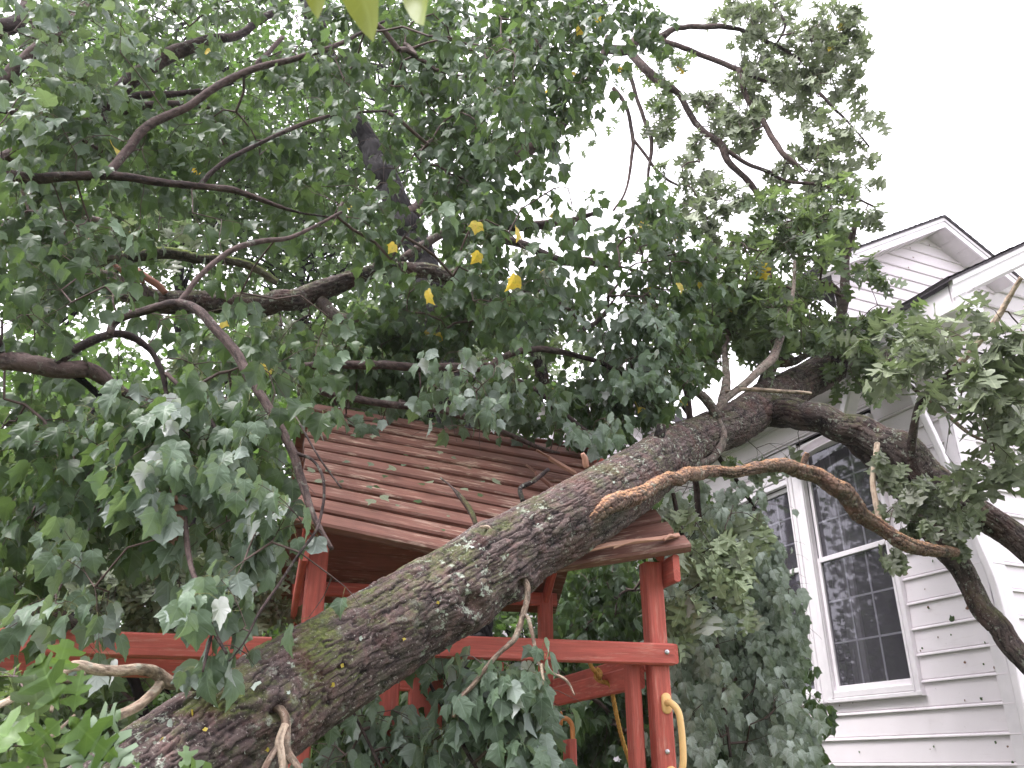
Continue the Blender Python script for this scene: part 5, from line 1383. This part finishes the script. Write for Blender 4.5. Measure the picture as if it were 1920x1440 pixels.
dl('3', [(1175, 90, 7.1, 8), (1200, 118, 7.0, 8), (1238, 155, 7.0, 8), (1275, 178, 7.0, 6), (1298, 222, 7.0, 6), (1325, 252, 6.9, 6), (1352, 275, 6.9, 7), (1370, 310, 6.9, 6), (1405, 342, 6.9, 6), (1432, 375, 6.9, 6), (1455, 400, 6.8, 6), (1472, 430, 6.8, 5)], sides=14, step=.02, seed=113)
dl('4', [(1238, 76, 7.0, 5), (1290, 92, 7.0, 5), (1325, 108, 7.0, 5), (1385, 130, 6.9, 5), (1440, 155, 6.9, 3), (1520, 165, 6.9, 3), (1560, 200, 6.8, 3), (1600, 240, 6.8, 2), (1630, 275, 6.8, 2)], sides=12, step=.02, seed=114)
dl('5', [(1385, 132, 6.9, 6), (1400, 185, 6.9, 5), (1425, 215, 6.9, 5), (1445, 250, 6.9, 5), (1470, 290, 6.8, 5), (1510, 322, 6.8, 3)], sides=12, step=.02, seed=115)
dl('6', [(1360, 280, 6.9, 4), (1400, 306, 6.9, 4), (1440, 322, 6.8, 4), (1475, 340, 6.8, 3), (1530, 345, 6.8, 3), (1580, 360, 6.7, 2), (1640, 388, 6.7, 2)], sides=10, step=.02, seed=116)
dl('7', [(1150, 165, 7.2, 4), (1172, 195, 7.2, 4), (1186, 250, 7.2, 4), (1184, 300, 7.2, 3), (1172, 360, 7.2, 2), (1150, 395, 7.2, 2)], sides=8, step=.02, seed=117)
dl('8', [(1176, 125, 7.1, 5), (1190, 170, 7.1, 4), (1205, 215, 7.1, 4), (1222, 265, 7.1, 4), (1216, 320, 7.1, 3), (1212, 385, 7.1, 2)], sides=8, step=.02, seed=118)
dl('9', [(1188, 262, 7.1, 3), (1212, 295, 7.1, 3), (1240, 328, 7.1, 3), (1275, 350, 7.1, 2)], sides=8, step=.02, seed=119)
dl('10', [(1340, -60, 6.9, 4), (1420, -20, 6.9, 3), (1470, 40, 6.9, 3), (1450, 95, 6.9, 2)], sides=8, step=.02, seed=120)
SD = lambda *k: [DK[x] for x in k]
grow(dk, SD('2', '3', '4', '5', '6', '10'),
     [(1420, 15, 6.9, 80, 35, .3, 22), (1520, 70, 6.9, 75, 60, .3, 30), (1570, 50, 6.9, 40, 60, .3, 12), (1440, 130, 6.9, 90, 40, .3, 24), (1520, 150, 6.9, 80, 50, .3, 30), (1390, 220, 6.9, 40, 45, .3, 16), (1330, 180, 7.0, 50, 35, .3, 10), (1300, 250, 7.0, 35, 40, .3, 7),
      (1560, 260, 6.8, 60, 40, .3, 16), (1530, 310, 6.8, 60, 35, .3, 14), (1610, 250, 6.8, 30, 35, .2, 5), (1290, 330, 7.0, 40, 40, .3, 10), (1380, 365, 6.8, 45, 25, .3, 8), (1300, 400, 6.9, 60, 30, .3, 10), (1590, 385, 6.7, 60, 35, .3, 12), (1500, 390, 6.8, 60, 30, .3, 10), (1640, 400, 6.7, 20, 20, .2, 3), (1255, 230, 7.0, 20, 40, .2, 3)],
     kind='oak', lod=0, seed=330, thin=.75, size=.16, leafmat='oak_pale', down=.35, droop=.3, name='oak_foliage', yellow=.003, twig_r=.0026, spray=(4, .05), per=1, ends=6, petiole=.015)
grow(dk, SD('7', '8', '9', '1', '3'),
     [(1240, 170, 7.0, 50, 60, .3, 12), (1150, 200, 7.1, 30, 40, .3, 6), (1100, 260, 7.3, 40, 30, .3, 5), (1130, 370, 7.1, 40, 20, .3, 4), (1230, 110, 7.0, 60, 40, .3, 10), (1060, 180, 7.2, 60, 60, .3, 10), (1190, 420, 7.0, 60, 25, .3, 6)],
     kind='oak', lod=0, seed=331, size=.14, leafmat='oak_leaf', down=.35, droop=.3, name='oak_foliage', yellow=.01, twig_r=.0022, spray=(4, .05), per=1, ends=5, petiole=.015)
grow(dk, SD('trunk', '1'),
     [(640, 400, 8.0, 110, 100, .6, 16), (860, 430, 7.6, 110, 60, .5, 18), (900, 560, 8.2, 110, 70, .5, 24), (1010, 640, 8.0, 90, 60, .4, 12), (700, 600, 8.2, 90, 60, .4, 16)],
     kind='oak', lod=1, seed=332, size=.15, leafmat='oak_leaf', down=.35, droop=.3, name='oak_foliage', yellow=.01, twig_r=.0022, spray=(5, .06), per=1, ends=5, petiole=.015)

# ------------------------------------------------------------------ broken oak top lying level behind the maple at the left
br = thing('broken_oak_limb', 'heavy dark oak limb lying level at the left beside a mossy branch and splinters', 'tree limb', tuple(at(180, 700, 5.8)))
BR = {}
def rl_(key, pts, **kw): return ml(key, pts, own=br, d=BR, **kw)
rl_('1', [(80, 480, 5.6, 14), (180, 520, 5.7, 17), (240, 548, 5.7, 20), (320, 562, 5.8, 22), (420, 568, 5.8, 21), (520, 566, 5.8, 20), (590, 548, 5.9, 19), (650, 530, 5.9, 17), (720, 505, 6.0, 13), (800, 510, 6.1, 14), (880, 535, 6.2, 16), (950, 585, 6.3, 15), (1000, 640, 6.4, 14), (1020, 720, 6.5, 12)], sides=56, step=.012, seed=130, mat='limb_bark', amp=.009, name='limb')
rl_('2', [(172, 500, 5.5, 6), (185, 488, 5.5, 11), (240, 480, 5.5, 12), (300, 478, 5.5, 12), (360, 483, 5.55, 11), (420, 490, 5.6, 9), (470, 500, 5.7, 7), (520, 530, 5.8, 6)], sides=30, step=.01, seed=131, mat='mossy_bark', name='branch', label='branch covered in green moss')
rl_('3', [(166, 452, 5.6, 6), (200, 470, 5.6, 7), (235, 492, 5.62, 7), (275, 522, 5.65, 7), (310, 550, 5.7, 6)], sides=9, step=.02, seed=132, jit=.5, mat='raw_wood', name='splinter', label='raw orange splinter of split wood')
rl_('4', [(168, 465, 5.58, 2), (215, 495, 5.6, 4), (270, 530, 5.65, 4)], sides=7, step=.02, seed=133, jit=.5, mat='raw_wood', name='splinter', label='raw orange splinter of split wood')
rl_('5', [(600, 565, 5.9, 12), (640, 600, 5.9, 11), (690, 612, 5.9, 8), (700, 660, 5.9, 7)], sides=14, step=.015, seed=134, mat='limb_bark', name='branch')
rl_('6', [(860, 425, 6.2, 7), (930, 422, 6.2, 8), (1000, 424, 6.2, 9), (1060, 415, 6.2, 6), (1120, 398, 6.2, 4)], sides=14, step=.015, seed=135, mat='maple_bark', name='branch')
rl_('7', [(860, 425, 6.2, 8), (920, 445, 6.2, 8), (990, 462, 6.2, 8), (1050, 488, 6.2, 9), (1108, 492, 6.2, 8), (1150, 500, 6.2, 5)], sides=14, step=.015, seed=136, mat='maple_bark', name='branch')
rl_('8', [(730, 500, 6.0, 8), (800, 455, 6.1, 8), (860, 425, 6.2, 8)], sides=12, step=.015, seed=137, mat='limb_bark', name='branch')
rl_('9', [(60, 360, 5.6, 6), (120, 400, 5.6, 6), (200, 420, 5.6, 5), (230, 480, 5.6, 5)], sides=10, step=.015, seed=138, mat='lichen_bark', name='branch')
grow(br, list(BR.values()),
     [(520, 620, 6.0, 120, 50, .4, 16), (760, 620, 6.3, 120, 60, .4, 18), (960, 520, 6.4, 110, 60, .4, 18), (1010, 700, 6.4, 100, 60, .3, 18), (420, 640, 6.0, 110, 40, .4, 12), (300, 440, 5.8, 120, 40, .3, 10)],
     kind='oak', lod=0, seed=340, size=.14, leafmat='oak_pale', down=.4, droop=.4, name='oak_foliage', yellow=.006, twig_r=.0022, spray=(4, .045), per=1, ends=5, petiole=.015)

# oak boughs on the ground side at lower left, behind the swing beam
ob = thing('oak_bough', 'heap of pale green oak boughs behind the red swing beam at the lower left', 'bough', tuple(at(250, 1430, 5.2)))
OB = {}
ml('1', [(0, 1120, 4.7, 26), (60, 1150, 4.7, 30), (130, 1168, 4.75, 18), (200, 1180, 4.9, 9)], own=ob, d=OB, sides=26, step=.015, seed=140, mat='limb_bark')
ml('2', [(345, 1140, 5.0, 10), (330, 1080, 5.2, 9), (350, 1000, 5.4, 8), (380, 900, 5.6, 7), (360, 780, 5.8, 6)], own=ob, d=OB, sides=14, step=.015, seed=141, mat='dark_bark')
ml('3', [(140, 1170, 4.9, 9), (150, 1080, 5.2, 9), (145, 960, 5.4, 8), (130, 860, 5.6, 7), (180, 760, 5.8, 5)], own=ob, d=OB, sides=14, step=.015, seed=142, mat='dark_bark')
ml('4', [(200, 1180, 4.9, 9), (260, 1300, 5.2, 9), (300, 1450, 5.3, 10)], own=ob, d=OB, sides=14, step=.015, seed=143, mat='dark_bark')
ml('5', [(345, 1140, 5.0, 8), (440, 1040, 5.4, 7), (500, 920, 5.6, 5)], own=ob, d=OB, sides=14, step=.015, seed=144, mat='dark_bark')
grow(ob, list(OB.values()),
     [(250, 1110, 5.1, 120, 60, .3, 40), (400, 1110, 5.2, 110, 60, .3, 36), (120, 1060, 5.2, 110, 60, .3, 26), (300, 1000, 5.4, 130, 60, .3, 26), (480, 1140, 5.2, 50, 70, .3, 14), (450, 1010, 5.6, 70, 60, .3, 12)],
     kind='oak', lod=0, seed=350, size=.14, leafmat='oak_pale', down=.45, droop=.5, name='oak_foliage', yellow=.006, twig_r=.0022, spray=(4, .045), per=1, ends=5, petiole=.015)
grow(ob, list(OB.values()),
     [(200, 980, 6.0, 200, 110, .3, 46), (420, 960, 6.2, 120, 130, .3, 36), (150, 1330, 5.4, 190, 110, .4, 70), (100, 860, 6.0, 130, 110, .3, 30), (330, 860, 6.2, 120, 90, .3, 26), (450, 1200, 5.6, 90, 70, .3, 20)],
     kind='oak', lod=1, seed=351, size=.15, leafmat='oak_leaf', down=.45, droop=.5, name='oak_foliage', yellow=.0, twig_r=.0022, spray=(5, .05), per=1, ends=5, petiole=.015)

# near oak sprig at the bottom left
sg = thing('oak_sprig', 'close oak sprig with large lobed green leaves in the bottom left corner', 'sprig', tuple(at(80, 1500, 1.6)))
SGc = {}
ml('1', [(20, 1560, 1.55, 4), (50, 1450, 1.6, 4), (75, 1400, 1.62, 4), (110, 1370, 1.64, 3), (140, 1340, 1.66, 2)], own=sg, d=SGc, sides=10, step=.006, seed=150, mat='pale_bark', name='stem')
ml('2', [(98, 1520, 1.6, 4), (90, 1450, 1.62, 3), (72, 1395, 1.63, 3)], own=sg, d=SGc, sides=10, step=.006, seed=151, mat='pale_bark', name='stem')
def place_leaves(parent, items, kind, mat, name='leaf', tint=.5):
    """items: base px,py, tip px,py, Y, roll, width factor"""
    out = []
    for (bx, by, tx, ty, Y, roll, *dy) in items:
        A = at(bx, by, Y); B = at(tx, ty, Y + (dy[0] if dy else 0.0))
        yd = unit(B - A); toc = unit(CAM - A)
        zd = unit(toc - yd * np.dot(toc, yd)); xd = np.cross(yd, zd)
        z2 = zd * math.cos(roll) + xd * math.sin(roll)
        out.append(build_leaves(name, kind, 0, A[None], yd[None], z2[None], np.array([np.linalg.norm(B - A)]), np.array([np.clip(tint + rng.normal(0, .15), .1, .9)]), mat, parent))
    return out
place_leaves(sg, [(118, 1348, 45, 1410, 1.6, .3), (110, 1330, 70, 1230, 1.62, -.5), (60, 1395, -60, 1350, 1.6, .4), (130, 1345, 205, 1420, 1.6, .2), (138, 1335, 150, 1258, 1.65, -.4), (150, 1370, 232, 1345, 1.62, 2.6), (145, 1380, 245, 1430, 1.63, 2.9), (70, 1400, 20, 1480, 1.6, .1), (95, 1290, 130, 1200, 1.8, .6), (135, 1380, 150, 1470, 1.6, 2.7), (20, 1440, -60, 1480, 1.55, 2.8)], 'oak', M['near_oak'], tint=.6)
place_leaves(sg, [(345, 1475, 352, 1400, 1.75, 2.4), (420, 1490, 340, 1440, 1.75, 2.6), (268, 1480, 262, 1420, 1.8, .9)], 'oak', M['near_oak'], tint=.5)
grow(sg, list(SGc.values()), [(60, 1400, 1.75, 50, 30, .1, 3), (30, 1250, 2.1, 30, 20, .1, 2)], kind='oak', lod=0, seed=360, size=.11, leafmat='oak_leaf', down=.2, droop=.3, name='oak_foliage', twig_r=.0016, spray=(3, .03), per=1, ends=4, petiole=.01)

# out of focus leaves hanging right in front at the top
oh = thing('hanging_twig', 'blurred yellow-green leaves on a twig hanging close overhead at the top edge', 'twig', tuple(at(700, -120, .55)))
OHc = {}
ml('1', [(560, -140, .62, 5), (640, -110, .60, 5), (700, -90, .58, 5), (780, -70, .57, 4)], own=oh, d=OHc, sides=8, step=.004, seed=152, name='stem')
place_leaves(oh, [(745, -90, 808, 55, .56, .6), (672, -90, 686, 62, .58, .5), (596, -90, 588, 22, .60, .5)], 'lance', M['near_leaf'], tint=.85)

# ------------------------------------------------------------------ trees beyond: many small leaves with sky between
def far_tree(px, Y, base_w, crown, n, seed, label, leaf=.11, tr=.16, mat='far_leaf', ncl=90):
    r = np.random.default_rng(seed)
    b = at(px, 1438, Y); b[2] = 0
    t = thing('background_tree', label, 'tree', tuple(b), 'trees beyond the fallen oak')
    ctop = at(crown[0], crown[1] - crown[3] * .7, Y)
    rows = np.array([[b[0], b[1], -.1, tr], [b[0] + .1, b[1], 2.0, tr * .85], [(b[0] + ctop[0]) / 2 + .2, b[1], (ctop[2]) * .5, tr * .6], [ctop[0], ctop[1], ctop[2], tr * .15]])
    o, tc, _ = limb('trunk', None, M['dark_bark'], t, rows=rows, sides=16, step=.1, seed=seed)
    # clusters over the crown
    cl = []
    for i in range(ncl):
        while True:
            q = r.uniform(-1, 1, 3)
            if .1 < (q * q).sum() <= 1: break
        cl.append(at(crown[0] + q[0] * crown[2], crown[1] + q[1] * crown[3], Y + q[2] * 1.6))
    cl = np.array(cl)
    bi = [int(np.argmin(np.linalg.norm(tc - c - [0, 0, -.8], axis=1))) for c in cl]
    A = tc[bi]; mid = (A + cl) / 2 + r.normal(0, .12, A.shape) + [0, 0, .15]
    V1, F1 = batch_tubes(A, cl, np.full(len(A), .03), np.full(len(A), .008), mid=mid, sides=5)
    lb = mesh_obj('limbs', V1, [F1], M['dark_bark'], t, True); lb['kind'] = 'stuff'
    wh = r.integers(0, ncl, n)
    P = cl[wh] + r.normal(0, 1, (n, 3)) * np.array([.42, .42, .30]) * Y / 12
    yd = r.normal(0, 1, (n, 3)) + [0, 0, -.5]; zd = r.normal(0, .5, (n, 3)) + [0, 0, .8]
    f = build_leaves('crown', 'far', 0, P, yd, zd, leaf * r.uniform(.6, 1.3, n), r.uniform(.05, .9, n), M[mat], t); f['kind'] = 'stuff'
FT = [(60, 11, (90, 330, 260, 330), 13000, 'bright leafy tree filling the far left edge, fine leaves speckled with sky'),
      (330, 13, (330, 230, 250, 260), 12000, 'fine-leaved tree behind the upper left maple branches'),
      (560, 14, (560, 430, 230, 260), 11000, 'fine-leaved tree behind the mossy branch and dark trunk'),
      (120, 9, (110, 900, 230, 280), 12000, 'dark leafy tree behind the oak boughs at lower left'),
      (420, 10, (430, 900, 190, 300), 8000, 'shaded tree left of the playset roof'),
      (780, 13, (800, 700, 220, 180), 7000, 'tree crown just above the playset roof ridge'),
      (980, 12, (1130, 1150, 260, 260), 9000, 'dark shrubby tree seen between the playset posts'),
      (700, 15, (720, 130, 200, 200), 3500, 'thin tree top behind the top centre leaves'),
      (640, 9.5, (640, 1260, 200, 190), 8000, 'dark shrub right behind the playset, seen under the trunk'),
      (300, 8.5, (280, 1330, 330, 150), 8000, 'low dark shrub under the swing beam')]
for i, (px, Y, cr, n, lab) in enumerate(FT):
    far_tree(px, Y, 1, cr, n, 400 + i, lab, leaf=.12 * (Y / 12) ** .5, tr=.10 + .005 * Y)

# trees added unseen behind the viewpoint to block low skylight; the window mirrors them
def sky_block_tree(x, y, h, rad, n, seed, label):
    r = np.random.default_rng(seed)
    t = thing('sky_block_tree', label, 'tree', (x, y, 0), 'added trees blocking skylight behind the viewpoint')
    rows = np.array([[x, y, -.1, .22], [x + .1, y, h * .4, .18], [x, y + .2, h * .7, .12], [x, y, h, .03]])
    o, tc, _ = limb('trunk', None, M['dark_bark'], t, rows=rows, sides=16, step=.15, seed=seed)
    c = np.array([x, y, h * .68])
    q = r.normal(0, 1, (n, 3)); q = nrmz(q) * (r.random((n, 1)) ** .45) * [rad, rad, h * .38]
    P = c + q
    k = noise3(P[:, 0] * .9, P[:, 1] * .9, P[:, 2] * .9, seed) > .38
    P = P[k]; m = len(P)
    f = build_leaves('crown', 'maple', 2, P, r.normal(0, 1, (m, 3)) + [0, 0, -.5], r.normal(0, .5, (m, 3)) + [0, 0, .8], r.uniform(.22, .42, m), r.uniform(.05, .9, m), M['maple_leaf'], t); f['kind'] = 'stuff'
for i, (x, y, h, rad, lab) in enumerate([(1.0, -8.0, 11, 4.0, 'added unseen leafy tree blocking skylight straight behind the viewpoint'), (7.5, -5.5, 9, 3.4, 'added unseen leafy tree blocking skylight behind the viewpoint to the right')]):
    sky_block_tree(x, y, h, rad, 5200, 700 + i, lab)

# ------------------------------------------------------------------ litter: small leaves on the playset roof and the trunk, bits on the siding
def litter_proto(kind, s, mat, tint):
    P, F3, F4, uv = TPL[kind, 0 if kind != 'far' else 0][rng.integers(0, 5)]
    return P * s, F3, F4, uv, mat, tint
def put_leaf(p, n, s, kind, mat, tint, name, label, cat, group, mesh_cache={}):
    key = (kind, mat, round(tint, 1), int(rng.integers(0, 3)))
    if key not in mesh_cache:
        P, F3, F4, uv = TPL[kind, 0][key[3]]
        fs = [f for f in (F3, F4) if len(f)]
        P = P.copy(); P[:, 2] *= .5
        o = mesh_obj(name, P - [0, .4, 0], fs, M[mat], None, True, uv, {'tint': np.full(len(P), tint)})
        mesh_cache[key] = o.data
    else:
        o = bpy.data.objects.new(name, mesh_cache[key]); COL.objects.link(o)
    n = unit(n); x = unit(np.cross(n, rng.normal(0, 1, 3))); y = np.cross(n, x)
    from mathutils import Matrix
    m = Matrix(((x[0], y[0], n[0]), (x[1], y[1], n[1]), (x[2], y[2], n[2]))).to_4x4()
    o.matrix_world = Matrix.Translation(Vector(p + n * .006)) @ m @ Matrix.Scale(s, 4)
    o['label'] = label; o['category'] = cat; o['group'] = group
    return o
RP0 = roofpt(-.9, .5); 
lit = [(615, 885), (640, 905), (700, 820), (695, 872), (722, 895), (735, 880), (757, 874), (790, 910), (805, 906), (692, 915), (706, 916), (696, 942), (745, 950), (783, 942), (720, 935), (840, 970), (830, 996), (600, 905), (850, 860), (880, 880), (825, 850), (662, 818), (760, 855), (870, 920), (905, 905), (900, 930), (583, 884), (650, 868), (800, 880), (930, 905)]
for i, (px, py) in enumerate(lit):
    p = onplane(px, py, RP0 + nrmv * .016, nrmv)
    if p[1] > 6 or p[1] < 3: continue
    k = i % 3
    # follow the dip of the crushed slats
    put_leaf(p, nrmv + rng.normal(0, .12, 3), (.035, .03, .05)[k] * rng.uniform(.7, 1.3), ('far', 'maple', 'far')[k], ('maple_pale', 'maple_leaf', 'oak_pale')[k], .5, 'fallen_leaf', ('small narrow pale leaf scrap lying on the red roof slats', 'small lobed green leaf lying on the red roof slats', 'grey-green torn leaf piece lying on the red roof slats')[k], 'leaf', ('pale scraps', 'green leaves', 'grey-green pieces')[k] + ' littering the playset roof')
# big grey-green leaf pieces on the roof
for (px, py, s) in ((780, 942, .06), (742, 952, .05), (700, 850, .055)):
    pass
bits = [(1735, 1105), (1750, 1052), (1741, 1138), (1786, 1160), (1815, 1140), (1848, 1205), (1760, 1195), (1784, 1190), (1810, 1313), (1845, 1245), (1866, 1252), (1742, 1140), (1700, 1075), (1775, 1030), (1820, 1028), (1841, 1310), (1745, 1405), (1752, 1400), (1890, 1400), (1730, 1215), (1727, 1220), (1600, 1318), (1575, 1323), (1541, 1385), (1810, 1242), (1868, 1392), (1690, 1128), (1900, 1430), (1835, 1068), (1612, 1410)]
for i, (px, py) in enumerate(bits):
    p = onplane(px, py, H(0, -.014, 0), E2)
    q = put_leaf(p, -E2 + rng.normal(0, .15, 3), rng.uniform(.008, .036) * (1.9 if i in (3, 4, 0) else 1), 'far', 'maple_leaf' if i % 2 else 'dead_leaf', .3, 'leaf_scrap', ('tiny brown torn leaf scrap stuck to the white siding by the window', 'tiny green torn leaf scrap stuck to the white siding by the window')[i % 2], 'leaf scrap', ('brown', 'green')[i % 2] + ' leaf scraps stuck to the siding')
gb = [(1724, 444), (1706, 465), (1712, 483), (1703, 502), (1676, 465), (1766, 522), (1742, 460), (1655, 525), (1683, 530), (1800, 565), (1815, 575), (1828, 588), (1803, 560), (1822, 535)]
for i, (px, py) in enumerate(gb[:9]):
    p = onplane(px, py, H(GS + .38 - .026, 0, 0), E1)
    put_leaf(p, -E1 + rng.normal(0, .15, 3), rng.uniform(.03, .045), 'far', 'dead_leaf', .3, 'leaf_scrap', 'tiny torn leaf scrap stuck to the high white gable', 'leaf scrap', 'leaf scraps stuck to the gable')
# leaves lying on the trunk
from mathutils.bvhtree import BVHTree
me = tk.data; offv = Vector(parent_world(oak))
co = np.empty(len(me.vertices) * 3, np.float32); me.vertices.foreach_get('co', co); co = co.reshape(-1, 3)
def on_trunk(px, py):
    d = Vector(ray(px, py)).normalized()
    return BVH.ray_cast(Vector(CAM) - offv, d)
BVH = BVHTree.FromPolygons([tuple(v) for v in co.tolist()], [tuple(p.vertices) for p in me.polygons if True])
ontr = [(478, 1288, .05, .8), (357, 1342, .035, .96), (317, 1360, .035, .7), (372, 1308, .02, .9), (300, 1385, .02, .96), (675, 1197, .018, .9), (758, 1200, .015, .97), (622, 1283, .02, .97), (405, 1326, .014, .9), (884, 1028, .022, .9), (455, 1410, .015, .9), (500, 1405, .015, .96), (640, 1248, .016, .95), (820, 1130, .014, .9), (950, 1040, .014, .9), (560, 1240, .016, .95), (1010, 985, .016, .9), (1150, 905, .016, .95), (385, 1370, .016, .9), (540, 1300, .015, .7)]
hero = {0: 'torn bright green leaf piece lying on the mossy bark near the trunk base', 1: 'small yellow leaf scrap on bare bark below the moss', 2: 'pale green scrap left of the yellow one on the lower trunk'}
for q_, (px, py, s, tt) in enumerate(ontr):
    loc, nn, _, _ = on_trunk(px, py)
    if loc is None: continue
    put_leaf(np.array(loc + offv), np.array(nn) + rng.normal(0, .2, 3), s, 'far', 'maple_mint', tt, 'fallen_leaf', hero.get(q_, 'small pale leaf scrap lying on the fallen trunk bark'), 'leaf', 'leaf scraps lying on the fallen trunk')
print('LEAVES', STAT, sum(s[3] for s in STAT))

# ------------------------------------------------------------------ thin haze box, added to lighten distant foliage
hz, hnt = new_mat('haze'); HN_ = NT(hnt)
pv = HN_.n('ShaderNodeVolumePrincipled'); pv.inputs['Color'].default_value = (.93, .92, .96, 1); pv.inputs['Density'].default_value = .0009
pv.inputs['Anisotropy'].default_value = .2
ho = HN_.n('ShaderNodeOutputMaterial'); HN_.l(pv.outputs[0], ho.inputs['Volume'])
mb = MB(); box(mb, (-32, -14, -1.5), (32, 32, 19)); hb = mb.build('haze', hz, None, smooth=False); hb['kind'] = 'stuff'
